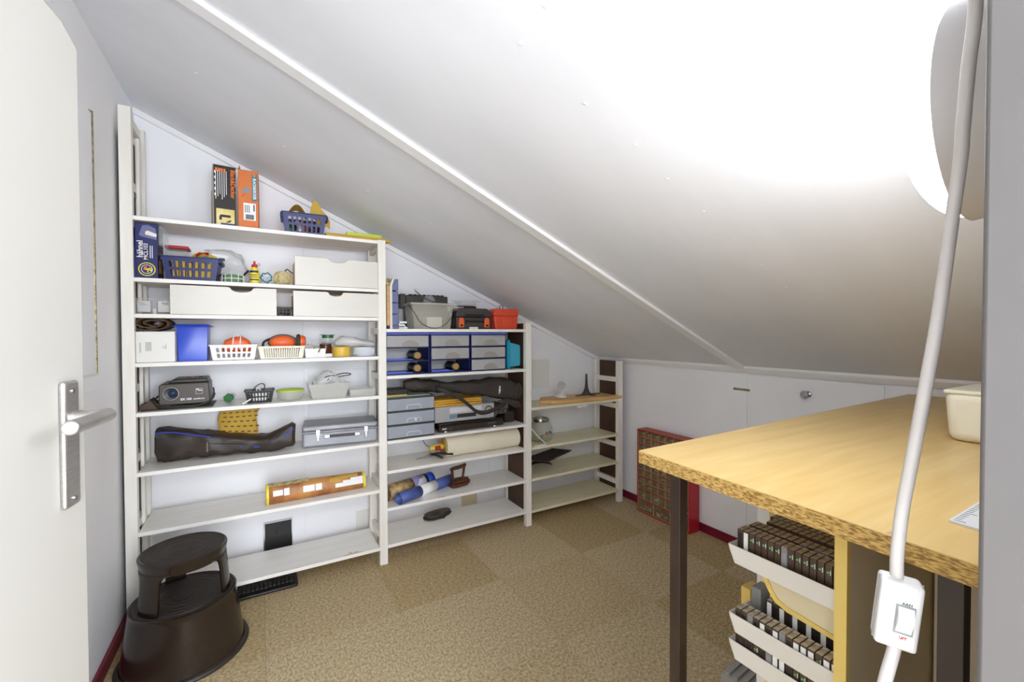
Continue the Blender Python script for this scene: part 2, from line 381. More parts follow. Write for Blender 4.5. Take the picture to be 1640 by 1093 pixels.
# plates on the gable wall
o = bx(0.235, YG-0.016, 0.80, 0.585, YG-0.006, 1.083).to('wall_board', WALLB, wb, bevel=0.002)
bx(1.815, YG-0.013, 0.872, 1.975, YG-0.006, 1.097).to('wall_plate', CARDW, wb, bevel=0.001)
bx(1.215, YG-0.010, 0.071, 1.337, YG-0.006, 0.147).to('cover_plate', CREAMB, wb, bevel=0.001)
bx(0.50, YG-0.010, 0.071, 0.60, YG-0.006, 0.187).to('cover_plate', CARDW, wb, bevel=0.001)
vb = thing('outlet_box', 'black open outlet box with chrome rim set in the wall above the bottom shelf', 'outlet', (0.004, YG-0.006, 0.03))
b = B(); b.box(0, -0.006, 0, 0.135, 0, 0.19); b.to('back_plate', BLACK, vb, bevel=0.001)
b = B(); b.box(-0.007, -0.011, 0, 0, 0, 0.196); b.box(0, -0.011, 0.19, 0.135, 0, 0.197); b.box(0.135, -0.009, 0, 0.139, 0, 0.197); b.to('rim', CHROME, vb)
B().tube([(0.062, -0.010, 0.125), (0.067, -0.018, 0.155)], 0.004, 8).to('hook', CHROME, vb)

# ================================================================= THE SHELVING
YF, YB = 2.45, 2.735
PX = [-0.5215, 0.562, 1.5265, 2.362]                # left faces of the four ladders
PW = 0.043
HT = [2.285, 1.823, 1.379, 1.088]
su = thing('shelving_unit', 'white painted open wooden shelving of three stepped bays under the sloping ceiling', 'shelf unit', (0, YF, 0))
def sp(b): return b
shelf_m = None
for k in range(4):
    x, h = PX[k], HT[k]
    bx(x, 0, 0, x+PW, 0.034, h).to('upright_post', POST, su, bevel=0.0015)
    hb = min(h, cz(x+PW)-0.035)
    bx(x, YB-YF-0.034, 0, x+PW, YB-YF, hb).to('upright_post', POST, su, bevel=0.0015)
    zr = [0.13, 0.42, 0.72, 0.925 if k == 3 else 1.04, 1.30, 1.62, 1.95] + ([h-0.05] if k < 3 else [])
    for z in zr:
        if z <= h-0.04: bx(x+0.008, 0.034, z, x+0.03, YB-YF-0.034, z+0.036).to('rung', POST, su)
z4 = 1.075
bx(PX[3]+0.031, 0.034, 0.06, PX[3]+0.035, YB-YF-0.034, 1.085).to('side_panel', HARDB, su)
bx(PX[2]+0.001, 0.0345, 0.06, PX[2]+0.006, YB-YF-0.0345, 1.37).to('side_panel', HARDB, su)
bx(PX[0]+0.004, 0.0345, 0.06, PX[0]+0.007, 0.14, 2.2).to('side_panel', HARDB, su)
bx(PX[0]+0.004, 0.175, 0.06, PX[0]+0.007, YB-YF-0.0345, 2.2).to('side_panel', HARDB, su)
bx(PX[0]-0.017, 0.10, 0.06, PX[0]-0.002, YB-YF-0.01, 2.2).to('side_panel', HARDB, su)  # dark strip added to stand in for the shaded gap at the left wall
bx(PX[0]+0.031, 0.14, 0.04, PX[0]+0.043, 0.175, 2.2).to('middle_post', POST, su)
S1 = [1.818, 1.550, 1.392, 1.176, 0.957, 0.694, 0.429, 0.103]
S2 = [1.329, 1.064, 0.695, 0.527, 0.316, 0.106]
S3 = [0.799, 0.530, 0.317, 0.101]
T = 0.018
for bay, (zs, m) in enumerate(((S1, SHELF), (S2, SHELF), (S3, SHELFC))):
    x0, x1 = PX[bay]+PW+0.0005, PX[bay+1]-0.0005
    for i, z in enumerate(zs):
        y0 = -0.002 if not (bay == 0 and i < 0) else -0.002
        o = bx(x0, y0, z-T, x1, YB-YF-0.001, z).to('shelf', m, su, bevel=0.0015)
# worn spots where the paint is gone
for (x, z, L_, wd_) in ((0.42, S1[7], 0.11, 0.035), (0.10, S1[7], 0.30, 0.006), (1.08, S2[4], 0.10, 0.01), (0.93, S2[4], 0.06, 0.014)):
    pts = [(x-L_/2 + L_*t/10, 0.0 + wd_*math.sin(PI*t/10)*(0.7+0.3*math.sin(t*2.1))) for t in range(11)]
    B().prism([(p[0], p[1]) for p in pts], z-0.0003, z+0.0004, 'z').to('worn_patch', RAW, su)

def onshelf(x, y, z, rz=0): return (x, y, z+0.0003)

# ---------------------------------------------------------------- generic containers
def basket(name, label, w, d, h, loc, m, nx, nz, k=0.86, group=None, rz=0, kind='slots', rim=0.004):
    t = thing(name, label, 'basket', loc, rz, group)
    def wall(b, P00, P10, P01, P11, nx):
        P00, P10, P01, P11 = map(Vector, (P00, P10, P01, P11))
        us = [0.0]; mg = 0.09
        for i in range(nx):
            c = mg+(1-2*mg)*(i+0.5)/nx; q = (1-2*mg)/nx*0.30; us += [c-q, c+q]
        us.append(1.0); vs = [0.0]
        for j in range(nz):
            c = 0.10+0.76*(j+0.5)/nz; q = 0.76/nz*0.36; vs += [c-q, c+q]
        vs.append(1.0)
        g = [[b.bm.verts.new((P00*(1-u)+P10*u)*(1-v)+(P01*(1-u)+P11*u)*v) for v in vs] for u in us]
        for i in range(len(us)-1):
            for j in range(len(vs)-1):
                if i % 2 == 1 and j % 2 == 1: continue
                b.bm.faces.new((g[i][j], g[i+1][j], g[i+1][j+1], g[i][j+1]))
    a, c = w/2, d/2; z0 = 0.0015
    b = B()
    tp = [(-a,-c,h),(a,-c,h),(a,c,h),(-a,c,h)]; bt = [(-a*k,-c*k,z0),(a*k,-c*k,z0),(a*k,c*k,z0),(-a*k,c*k,z0)]
    for i in range(4):
        j = (i+1) % 4; wall(b, bt[i], bt[j], tp[i], tp[j], nx if i % 2 == 0 else max(3, int(nx*d/w)))
    b.bm.faces.new([b.bm.verts.new(p) for p in bt])
    b.to('body', m, t, thick=0.0022)
    e = rim
    b = B()
    for (x0, y0, x1, y1) in ((-a-e,-c-e,a+e,-c),(-a-e,c,a+e,c+e),(-a-e,-c,-a,c),(a,-c,a+e,c)): b.box(x0, y0, h-0.004, x1, y1, h+0.001)
    b.to('rim', m, t, bevel=0.001)
    return t
def tub(name, label, w, d, h, loc, mb, ml=None, k=0.88, rz=0, wall=0.0015, lid=0.006, cat='box', round_=0.012, lidover=0.004, lidname='lid'):
    t = thing(name, label, cat, loc, rz)
    b = B().taper(w, d, h, k)
    f = [f for f in b.bm.faces if all(v.co.z > h-1e-5 for v in f.verts)]; bmesh.ops.delete(b.bm, geom=f, context='FACES_ONLY')
    b.to('body', mb, t, thick=wall, bevel=round_, seg=3)
    if ml: bx(-w/2-lidover, -d/2-lidover, h, w/2+lidover, d/2+lidover, h+lid).to(lidname, ml, t, bevel=min(round_, lid*0.45))
    return t

# ================================================================= BAY ONE, TOP SHELF
z = S1[0]
t = thing('tool_box_carton', 'worn black tool carton with orange lettering and yellow picture on the top shelf', 'carton', (-0.194, 2.515, z), 0.10)
bx(0, 0, 0.001, 0.094, 0.21, 0.300).to('carton_body', SILV, t, bevel=0.002)
bx(0.003, -0.0022, 0.004, 0.092, 0, 0.298).to('front_panel', BLKCARD, t)
bx(0.012, -0.0032, 0.012, 0.086, -0.0022, 0.090).to('picture', mat('photo_yellow', '#D8C46A', 0.5, hex2='#E8DBA0', scale=20), t)
bx(0.030, -0.0040, 0.006, 0.086, -0.0032, 0.022).to('blue_band', BLUE, t)
b = B(); b.box(0.028, -0.0042, 0.050, 0.070, -0.0032, 0.062); b.box(0.024, -0.0042, 0.036, 0.034, -0.0032, 0.056); b.prism([(0.048, 0.024), (0.060, 0.034), (0.074, 0.040), (0.068, 0.028)], -0.0042, -0.0032); b.to('pictured_tool', BLKCARD, t)
b = B()
for i in range(6): b.box(0.010+i*0.0085, -0.0030, 0.135+0.012*(i % 3), 0.0125+i*0.0085, -0.0022, 0.282-0.01*(i % 2))
for i in range(5): b.box(0.006, -0.0030, 0.150+i*0.027, 0.011, -0.0022, 0.162+i*0.027)
b.to('small_print', WPRINT, t)
b = B()
for i in range(4): b.box(0.010+i*0.011, -0.0033, 0.268, 0.018+i*0.011, -0.0023, 0.284)
b.to('flag_marks', OPRINT, t)
text("Black&Decker", 0.028, OPRINT, t, (0.080, -0.0035, 0.215), (PI/2, PI/2, 0), bold=0.0004, sx=0.86)
bx(-0.002, 0.18, 0.001, 0.0, 0.23, 0.22).to('torn_flap', CARDB, t)
t = thing('drill_carton', 'orange drill carton with raised top flap and blue strip beside the black carton', 'carton', (-0.092, 2.515, z), -0.02)
bx(0, 0, 0.001, 0.085, 0.20, 0.292).to('carton_body', ORCARD, t, bevel=0.002)
B().prism([(0.0, 0.292), (0.0035, 0.292), (0.008, 0.312), (0.006, 0.312)], 0.002, 0.19, 'y').to('side_flap', CARDB, t)
B().sheet(lambda u, v: (0.004+u*0.081, 0.005+0.17*v, 0.294+0.024*v*(1-u*0.6)), 1, 2).to('top_flap', CARDB, t, thick=0.002)
bx(0.058, -0.001, 0.145, 0.080, 0, 0.277).to('teal_strip', TEALP, t)
text("BLACK&DECKER", 0.0175, WPRINT, t, (0.069, -0.0016, 0.205), (PI/2, PI/2, 0), bold=0.0005, sx=0.80)
b = B(); b.cyl((0.069, -0.0012, 0.270), 0.006, 0.0006, 'y', 12); b.to('round_logo', OPRINT, t)
bx(0.022, -0.001, 0.048, 0.074, 0, 0.132).to('paper_label', WPRINT, t)
b = B(); 
for i in range(14): b.box(0.030+i*0.0026, -0.0018, 0.052, 0.0312+i*0.0026+0.0008*(i % 3), -0.001, 0.076)
for i in range(3): b.box(0.028+i*0.008, -0.0018, 0.085, 0.031+i*0.008, -0.001, 0.122)
b.box(0.064, -0.0018, 0.094, 0.069, -0.001, 0.126)
b.to('bar_code', KPRINT, t)
b = B(); b.prism([(0.014, 0.185), (0.028, 0.212), (0.05, 0.205), (0.052, 0.190), (0.030, 0.178)], -0.0016, -0.0008); b.to('pictured_tool', GREYP, t)
B().tube([(0.030, -0.0014, 0.178), (0.022, -0.0014, 0.168), (0.014, -0.0014, 0.160)], 0.0008, 6).to('pictured_cord', KPRINT, t)
tb = thing('blue_basket', 'small blue slotted basket of sandpaper and tools on the top shelf', 'basket')
bpy.data.objects.remove(tb)
t = basket('storage_basket', 'small blue slotted basket with curled sandpaper standing on the top shelf', 0.205, 0.16, 0.112, (0.205, 2.575, z), BLUEB, 7, 2, rz=-0.05)
for q_ in (-1, 1): bx(q_*0.103-0.010, -0.07, 0.085, q_*0.103+0.010, 0.07, 0.112).to('handle', BLUE, t, bevel=0.004)
t2 = tag(B().sheet(lambda u, v: (0.122+0.10*u, 2.55+0.09*v, z+0.112+0.055*math.sin(PI*min(1, u*1.05))*(1-0.2*v)), 12, 2).to('sandpaper_sheet', SAND, thick=0.0012), 'curled yellow sandpaper sheet arching out of the blue top shelf basket', 'sandpaper')
b = B(); b.sheet(lambda u, v: (0.235+0.095*u, 2.56-0.01*v, z+0.100+0.095*v*(0.45+0.55*math.sin(PI*(u*1.3+0.1)))+0.012*math.sin(9*u)-0.05*u*(1-v)), 12, 6)
o = tag(b.to('sandpaper_sheet', SAND, thick=0.0012), 'torn upright sandpaper piece at the right end of the blue top shelf basket', 'sandpaper')
random.seed(3)
tools = [(GREEN, 0.012), (BLACK, 0.011), (WPL, 0.014), (ORANGE, 0.010), (RUST, 0.012), (CHROME, 0.009), (BLACK, 0.013), (RUST, 0.012)]
for i, (m, r) in enumerate(tools):
    x = 0.135+i*0.020
    names = ['green', 'black', 'white', 'orange', 'rust brown', 'chrome', 'thick black', 'second rust brown']
    b = B(); b.tube([(x, 2.515+0.01*(i % 2), z+0.008+r), (x+0.006, 2.56, z+0.045), (x-0.004, 2.60, z+0.085)], r*0.8, 8)
    tag(b.to('hand_tool', m, smooth=True), f'{names[i]} tool handle inside the small blue basket on the top shelf', 'tool')
# flat boards and the green book
t = thing('wooden_board_stack', 'pale worn wooden boards lying flat at right end of the top shelf', 'boards', (0.30, 2.475, z), 0.02)
B().prism([(0, 0), (0.30, -0.006), (0.335, 0.02), (0.29, 0.16), (0.0, 0.17)], 0.0175, 0.0215, 'z').to('upper_board', PINE, t)
B().prism([(0.0, 0.004), (0.285, -0.012), (0.345, 0.0), (0.29, 0.17), (0.01, 0.18)], 0.001, 0.017, 'z').to('lower_board', SAND, t, bevel=0.003)
tag(B().box(0, 0, 0, 0.185, 0.13, 0.016).to('green_book', LIME, None, bevel=0.002, loc=(0.405, 2.485, z+0.022), rot=(0, 0, -0.03)), 'thin lime green book lying on the wooden boards', 'book')

# ================================================================= BAY ONE, SECOND SHELF
z = S1[1]
t = thing('charger_box', 'blue battery charger carton with white lettering at left end of the second shelf', 'carton', (-0.4755, 2.468, z), 0.0)
bx(0, 0, 0.001, 0.078, 0.13, 0.243).to('carton_body', BLUE, t, bevel=0.0015)
bx(0.0785, 0.012, 0.15, 0.100, 0.12, 0.24).to('clear_window', CLEAR, t, bevel=0.004)
bx(0.078, 0.004, 0.006, 0.0785, 0.126, 0.14).to('side_print', BLKCARD, t)
bx(0.0785, 0.03, 0.03, 0.079, 0.09, 0.12).to('side_picture', CARDB, t)
text("h\u00e4hnel", 0.030, WPRINT, t, (0.0175, -0.0008, 0.128), (PI/2, -PI/2, 0), bold=0.0004, sx=0.95)
text("MCL103", 0.021, KPRINT, t, (0.0375, -0.0006, 0.118), (PI/2, -PI/2, 0), bold=0.0011)
text("MCL103", 0.021, WPRINT, t, (0.0375, -0.0012, 0.118), (PI/2, -PI/2, 0), bold=0.0002)
b = B(); b.box(0.051, -0.0009, 0.090, 0.0535, -0.0001, 0.145); b.box(0.058, -0.0009, 0.090, 0.0605, -0.0001, 0.145); b.to('small_print', WPRINT, t)
B().prism([(0.014, 0.190), (0.026, 0.232), (0.046, 0.236), (0.072, 0.222), (0.076, 0.172), (0.02, 0.184)], -0.0008, -0.0001).to('pictured_charger', BLUEG, t, bevel=0)
B().prism([(0.036, 0.205), (0.044, 0.211), (0.076, 0.198), (0.074, 0.184), (0.036, 0.193)], -0.0014, -0.0008).to('pictured_battery', CREAMP, t)
B().cyl((0.040, -0.0008, 0.040), 0.030, 0.0007, 'y', 32).to('badge_ring', YPRINT, t)
B().cyl((0.040, -0.0012, 0.040), 0.026, 0.0006, 'y', 32).to('badge_ring', BLUE, t)
B().cyl((0.040, -0.0016, 0.040), 0.020, 0.0006, 'y', 32).to('badge_ring', WPRINT, t)
B().cyl((0.040, -0.0020, 0.040), 0.018, 0.0006, 'y', 32).to('badge_disc', BLUE, t)
B().prism([(0.040, 0.040), (0.028, 0.036), (0.030, 0.049), (0.040, 0.054)], -0.0026, -0.0018).to('badge_wedge', OPRINT, t)
text("70", 0.021, YPRINT, t, (0.0475, -0.0028, 0.036), (PI/2, -0.5, 0), bold=0.001)
tag(bx(0, 0, 0, 0.006, 0.15, 0.25).to('blue_folder', BLUE, None, loc=(-0.4768, 2.462, z+0.001), rot=(0, -0.035, 0), bevel=0.0005), 'thin blue folder leaning beside the charger carton against the left post', 'folder')
t = thing('snap_tub', 'clear food tub with bright red lid behind the wide blue basket', 'tub', (-0.350, 2.665, z))
b = B().taper(0.082, 0.082, 0.165, 0.9); b.to('body', CLEAR, t, bevel=0.008)
bx(-0.047, -0.047, 0.165, 0.047, 0.047, 0.180).to('lid', mat('red_plastic', '#C2242A', 0.35), t, bevel=0.005)
t = basket('storage_basket', 'wide blue slotted basket of light wood pieces on the second shelf', 0.215, 0.17, 0.108, (-0.277, 2.555, z), BLUE, 7, 2, rz=-0.03)
for q_ in (-1, 1): bx(q_*0.108-0.010, -0.07, 0.088, q_*0.108+0.010, 0.07, 0.108).to('handle', BLUE, t, bevel=0.004)
for i in range(6):
    lab = ['first', 'second', 'third', 'fourth', 'fifth', 'sixth'][i]
    tag(bx(-0.350+i*0.025, 2.492, z+0.012, -0.328+i*0.025, 2.505+0.06, z+0.092-0.004*(i % 3)).to('wood_block', SAND, None, bevel=0.003), f'{lab} pale wood block from the left behind the wide blue basket slots', 'block', 'wood blocks in the wide blue basket')
t = thing('crumpled_packet', 'yellow and white crumpled packet on top of the wide blue basket', 'packet', (-0.235, 2.54, z+0.104))
B().sheet(lambda u, v: (-0.05+0.11*u, -0.03+0.07*v, 0.004+0.026*math.sin(PI*u)+0.008*math.sin(7*u+5*v)), 10, 6).to('wrapper', YPRINT, t, thick=0.001)
B().sheet(lambda u, v: (-0.03+0.05*u, -0.033+0.03*v, 0.010+0.024*math.sin(PI*(u*0.6+0.1))+0.006*math.sin(7*u+5*v)), 8, 4).to('red_stripe', RPRINT, t, thick=0.001)
B().sheet(lambda u, v: (-0.045+0.06*u, -0.020+0.03*v, 0.020+0.022*math.sin(PI*(u*0.6+0.1))+0.006*math.sin(7*u+5*v)), 8, 4).to('white_stripe', WPRINT, t, thick=0.001)
b = B(); b.loft([(-0.265, 2.67, z+0.12, 0.02, 0.03), (-0.22, 2.67, z+0.10, 0.05, 0.075), (-0.15, 2.67, z+0.085, 0.06, 0.085), (-0.09, 2.67, z+0.085, 0.06, 0.083), (-0.06, 2.67, z+0.045, 0.04, 0.044), (-0.045, 2.67, z+0.025, 0.02, 0.02)], 22, 2.2, 0.020)
t = thing('plastic_bag', 'crumpled clear plastic bag standing behind the yellow glue bottle', 'bag', (0, 0, 0)); b.to('film', FILM, t, smooth=True)
b = B(); b.box(-0.215, 2.60, z+0.115, -0.185, 2.606, z+0.130); b.box(-0.178, 2.60, z+0.118, -0.155, 2.606, z+0.132)
tag(b.to('buckle', BLACK, None, bevel=0.002), 'small black buckles on top of the crumpled clear bag', 'buckle')
tag(B().tube([(-0.19, 2.55, z+0.02), (-0.175, 2.53, z+0.034), (-0.15, 2.54, z+0.044), (-0.085, 2.58, z+0.040), (-0.07, 2.60, z+0.060), (-0.055, 2.61, z+0.078)], 0.005, 8, smooth=5).to('black_strap', BLACK, smooth=True), 'short black looped strap lying between blue basket and green twine', 'strap')
t = thing('twine_roll', 'green garden twine roll bound with white cord on the second shelf', 'twine', (-0.117, 2.525, z))
B().lathe([(0.022, 0.001), (0.040, 0.001), (0.043, 0.008), (0.043, 0.034), (0.040, 0.040), (0.022, 0.040), (0.020, 0.02), (0.022, 0.001)], 30).to('twine', TWINE, t, smooth=True)
b = B()
for k in range(10):
    a = 2*PI*k/10+0.2; c, q = math.cos(a), math.sin(a)
    b.tube([(c*0.046, q*0.046, 0.002), (c*0.046, q*0.046, 0.041), (c*0.030, q*0.030, 0.043)], 0.0016, 6)
b.lathe([(0.0445, 0.020), (0.0465, 0.022), (0.0445, 0.024)], 30); b.to('white_cord', WPL, t)
t = thing('glue_bottle', 'small yellow glue bottle with red cap on the second shelf', 'bottle', (-0.027, 2.525, z))
B().lathe([(0, 0.001), (0.019, 0.001), (0.021, 0.005), (0.021, 0.062), (0.018, 0.075), (0.013, 0.082), (0.011, 0.086), (0, 0.086)], 24).to('body', YEL, t, smooth=True)
B().lathe([(0, 0.086), (0.013, 0.086), (0.013, 0.099), (0.006, 0.102), (0.004, 0.112), (0.0055, 0.116), (0.0, 0.118)], 18).to('cap', RPRINT, t, smooth=True)
B().tube([(0.010, 0, 0.101), (0.020, 0, 0.106), (0.022, 0, 0.098), (0.014, 0, 0.093)], 0.0013, 6, smooth=4).to('cap_strap', RPRINT, t)
B().lathe([(0.0213, 0.058), (0.0216, 0.058), (0.0216, 0.068), (0.0205, 0.068)], 20, 'z', a0=PI*1.1, a1=PI*1.75).to('label_band', BLUE, t)
B().lathe([(0.0213, 0.020), (0.0216, 0.020), (0.0216, 0.026), (0.0213, 0.026)], 20, 'z', a0=PI*1.1, a1=PI*1.75).to('label_band', BLUE, t)
b = B()
for zz in (0.034, 0.044): b.lathe([(0.0213, zz), (0.0216, zz), (0.0216, zz+0.004), (0.0213, zz+0.004)], 14, 'z', a0=PI*1.2, a1=PI*1.65)
b.to('label_print', KPRINT, t)
t = thing('cable_bundle', 'white and blue bundled cable beside the yellow glue bottle', 'cable', (0.030, 2.565, z))
def coil(r, turns, h0, dz, wob, seg=14, cx=0, cy=0, tilt=0):
    return [(cx+(r+wob*math.sin(3.1*i))*math.cos(2*PI*i/seg), cy+(r*0.6+wob*math.cos(2.3*i))*math.sin(2*PI*i/seg), h0+dz*i/seg+tilt*math.cos(2*PI*i/seg)) for i in range(int(turns*seg)+1)]
B().tube([(p[0], p[2]*0.5-0.02, 0.030+p[1]*1.6) for p in coil(0.023, 4, 0.006, 0.012, 0.003)], 0.003, 7).to('white_cable', WPL, t, smooth=True)
B().tube([(p[0], p[2]*0.5-0.03, 0.040+p[1]*1.6) for p in coil(0.024, 3, 0.012, 0.010, 0.003, cx=-0.006)], 0.003, 7).to('blue_cable', TEALP, t, smooth=True)
B().tube([(-0.012, -0.02, 0.02), (-0.008, -0.02, 0.045), (0.005, -0.02, 0.075), (0.024, -0.02, 0.098), (0.030, -0.018, 0.100)], 0.002, 6, smooth=4).to('cable_end', WPL, t, smooth=True)
t = thing('rope_ball', 'wound ball of cream rope on the second shelf beside the drawer', 'rope', (0.098, 2.545, z))
b = B(); random.seed(5)
for k in range(26):
    a = random.uniform(-0.7, 0.7); c = random.uniform(0, PI); R = 0.036+random.uniform(-0.004, 0.003)
    M = Matrix.Rotation(c, 3, 'Z') @ Matrix.Rotation(PI/2+a, 3, 'X'); pts = []
    for i in range(19):
        q = M @ Vector((R*math.cos(2*PI*i/18), R*math.sin(2*PI*i/18), 0)); pts.append((q.x*1.15, q.y, 0.041+q.z*0.95))
    b.tube(pts, 0.0036, 6, caps=False)
b.ball((0, 0, 0.041), 0.030); b.to('rope', ROPE, t, smooth=True)
B().tube([(0.01, -0.01, 0.076), (0.02, -0.012, 0.088), (0.035, -0.012, 0.076), (0.048, -0.012, 0.068)], 0.003, 6, smooth=3).to('rope_tail', BLACK, t, smooth=True)

def drawer_box(label, x0, x1, h, y, z, cut, dark, dep=0.26, thick=0.012):
    t = thing('wooden_bin', label, 'drawer', (x0, y, z)); w = x1-x0; cx, cw, cd = cut
    pts = [(0, 0), (w, 0), (w, h)]
    pts += [(cx+cw/2+0.012, h)]
    for i in range(13):
        a = PI*i/12; pts.append((cx+cw/2*math.cos(a), h-cd*math.sin(a)**0.8 if 0 < i < 12 else h-0.003))
    pts += [(cx-cw/2-0.012, h), (0, h)]
    B().prism(pts, 0, thick).to('front_panel', mat('drawer_white_paint', '#DAD7CE', 0.45, hex2='#D5D2C8', scale=5), t, bevel=0.001)
    bx(0.006, thick, 0, 0.014, dep, h-0.012).to('side_panel', PINE, t); bx(w-0.014, thick, 0, w-0.006, dep, h-0.012).to('side_panel', PINE, t)
    bx(0.014, dep-0.008, 0, w-0.014, dep, h-0.012).to('back_panel', PINE, t); bx(0.014, thick, 0.004, w-0.014, dep-0.008, 0.010).to('bottom_panel', PINE, t)
    return t
drawer_box('white wooden box with scooped handhold beside the rope ball', 0.148, 0.558, 0.145, 2.437, S1[1]+0.0004, (0.205, 0.092, 0.022), False)
bx(0.215, -0.0004, 0.05, 0.25, 0.0, 0.11).to('stain', mat('grey_smudge', '#C9C7C1', 0.5), None); bpy.data.objects.remove(bpy.data.objects['stain'])

# ================================================================= BAY ONE, THIRD SHELF
z = S1[2]
drawer_box('longer white wooden drawer front at left on the third shelf', -0.352, 0.066, 0.132, 2.4355, z+0.0004, (0.272, 0.092, 0.024), False)
drawer_box('white wooden drawer with dark worn rim at right on the third shelf', 0.140, 0.5595, 0.128, 2.4355, z+0.0004, (0.200, 0.070, 0.022), True)
t = thing('card_tray', 'clear tray holding white index cards at left end of third shelf', 'tray', (-0.425, 2.56, z))
b = B().taper(0.135, 0.10, 0.075, 0.96)
f = [f for f in b.bm.faces if all(v.co.z > 0.0749 for v in f.verts)]; bmesh.ops.delete(b.bm, geom=f, context='FACES_ONLY'); b.to('tray', mat('thin_clear_plastic', '#E6E8EA', 0.3, alpha=0.10), t, thick=0.0015, bevel=0.003)
bx(-0.058, -0.030, 0.012, -0.012, -0.005, 0.062).to('card', CARDW, t); bx(0.016, -0.030, 0.012, 0.058, -0.005, 0.062).to('card', CARDW, t)
b = B(); b.box(-0.050, -0.0308, 0.050, -0.032, -0.030, 0.052); b.box(-0.050, -0.0308, 0.043, -0.022, -0.030, 0.0445); b.box(0.030, -0.0308, 0.052, 0.054, -0.030, 0.056); b.box(0.032, -0.0308, 0.045, 0.054, -0.030, 0.048); b.to('card_print', KPRINT, t)
bx(-0.004, -0.025, 0.004, 0.008, -0.013, 0.028).to('small_cap', WPL, t)
b = basket('small_crate', 'small black slotted crate of silvery parts between the third shelf drawers', 0.064, 0.12, 0.050, (0.105, 2.60, z), DGREY, 3, 2)
b = B(); random.seed(2)
for k in range(14): b.ball((0.105+random.uniform(-0.022, 0.022), 2.56+random.uniform(0, 0.06), z+0.012+random.uniform(0, 0.025)), 0.008, 0.8, 8)
o = tag(b.to('metal_parts', CHROME, smooth=True), 'small silvery metal parts heaped in the black slotted crate', 'hardware'); o['kind'] = 'stuff'

# ================================================================= BAY ONE, FOURTH SHELF
z = S1[3]
t = thing('white_carton', 'white carton with two bar codes at left end of the fourth shelf', 'carton', (-0.4775, 2.462, z))
bx(0, 0, 0.001, 0.137, 0.20, 0.138).to('carton_body', CARDW, t, bevel=0.002)
b = B()
for i in range(12): b.box(0.012, -0.0006, 0.045+i*0.0038, 0.018, 0, 0.0468+i*0.0038)
for i in range(5): b.box(0.034+i*0.0042, -0.0006, 0.052, 0.036+i*0.0042, 0, 0.092)
b.to('bar_code', GREYP, t)
b = B(); b.lathe([(0.004, -0.0006), (0.0055, -0.0006)], 16, 'y', (0.098, 0, 0.068)); b.box(0.104, -0.0006, 0.058, 0.1055, 0, 0.085); b.to('round_mark', GREYP, t)
t = thing('rolled_mat', 'brown felt mat rolled up on top of the white carton', 'mat', (-0.43, 2.475, z+0.1395))
pts = []
for i in range(46):
    a = -PI/2 - i*2*PI/18; r = 0.012+0.0011*i
    pts.append((r*1.35*math.cos(a), r*0.62*math.sin(a)))
b = B(); ep = pts[-1]
zmin = min(p[1] for p in pts)
b.sheet(lambda u, v: ((pts[min(45, int(u*45+0.5))][0]) + 0.0, 0.20*v, pts[min(45, int(u*45+0.5))][1]-zmin+0.004), 45, 1)
b.to('roll', FELT, t, thick=0.0055, smooth=True)
t = thing('blue_bin', 'bright blue plastic bin with flared rim beside the white carton', 'bin', (-0.280, 2.565, z))
b = B().taper(0.116, 0.13, 0.165, 0.93)
f = [f for f in b.bm.faces if all(v.co.z > 0.1649 for v in f.verts)]; bmesh.ops.delete(b.bm, geom=f, context='FACES_ONLY'); b.to('body', BLUEBIN, t, thick=0.002, bevel=0.008)
b = B(); a, c, e = 0.058, 0.065, 0.016
for i in range(4):
    A = [(-a,-c),(a,-c),(a,c),(-a,c)]; O = [(-a-e,-c-e),(a+e,-c-e),(a+e,c+e),(-a-e,c+e)]; j = (i+1) % 4
    b.bm.faces.new([b.bm.verts.new(p) for p in ((*A[i], 0.172), (*A[j], 0.172), (*O[j], 0.162), (*O[i], 0.162))])
    b.bm.faces.new([b.bm.verts.new(p) for p in ((*A[i], 0.163), (*A[j], 0.163), (*A[j], 0.172), (*A[i], 0.172))])
b.to('rim', BLUEBIN, t, thick=0.002)
basket('white_basket', 'white slotted basket filled with orange gear on the fourth shelf', 0.192, 0.15, 0.074, (-0.117, 2.555, z), WPL, 7, 2, k=0.88)
t = thing('orange_lifejacket', 'folded orange fabric item with white straps lying in white basket', 'gear', (-0.105, 2.555, z+0.05))
B().loft([(-0.06, 0, 0.0, 0.03, 0.012), (-0.05, 0, 0.018, 0.045, 0.030), (-0.02, 0, 0.024, 0.05, 0.038), (0.02, 0, 0.024, 0.05, 0.038), (0.05, 0, 0.014, 0.045, 0.028), (0.062, 0, 0.002, 0.03, 0.012)], 18, 2.4, 0.006).to('fabric', ORANGE, t, smooth=True)
for x in (-0.018, 0.012): B().tube([(x, -0.052, 0.0), (x+0.002, -0.050, 0.04), (x+0.003, -0.02, 0.066), (x, 0.03, 0.062)], 0.003, 6, smooth=3).to('strap', WPL, t, smooth=True)
B().tube([(-0.015, -0.02, 0.058), (-0.012, -0.02, 0.075), (0.002, -0.02, 0.076), (0.004, -0.02, 0.060)], 0.0018, 6, smooth=4).to('loop', WPL, t, smooth=True)
b = basket('cream_basket', 'cream basket with fine holes holding orange ear defenders on fourth shelf', 0.208, 0.15, 0.064, (0.089, 2.555, z), CPL, 16, 5, k=0.90)
t = thing('ear_defenders', 'orange and dark brown ear defenders lying in the cream basket', 'ear defenders', (0.10, 2.53, z+0.055))
B().lathe([(0, -0.022), (0.030, -0.020), (0.043, -0.008), (0.045, 0.004), (0, 0.004)], 28, 'y', (0, 0, 0)).to('ear_cup', ORANGE, t, smooth=True)
t.children[0].location = (-0.005, 0.02, 0.026); t.children[0].scale = (1.35, 1, 0.82)
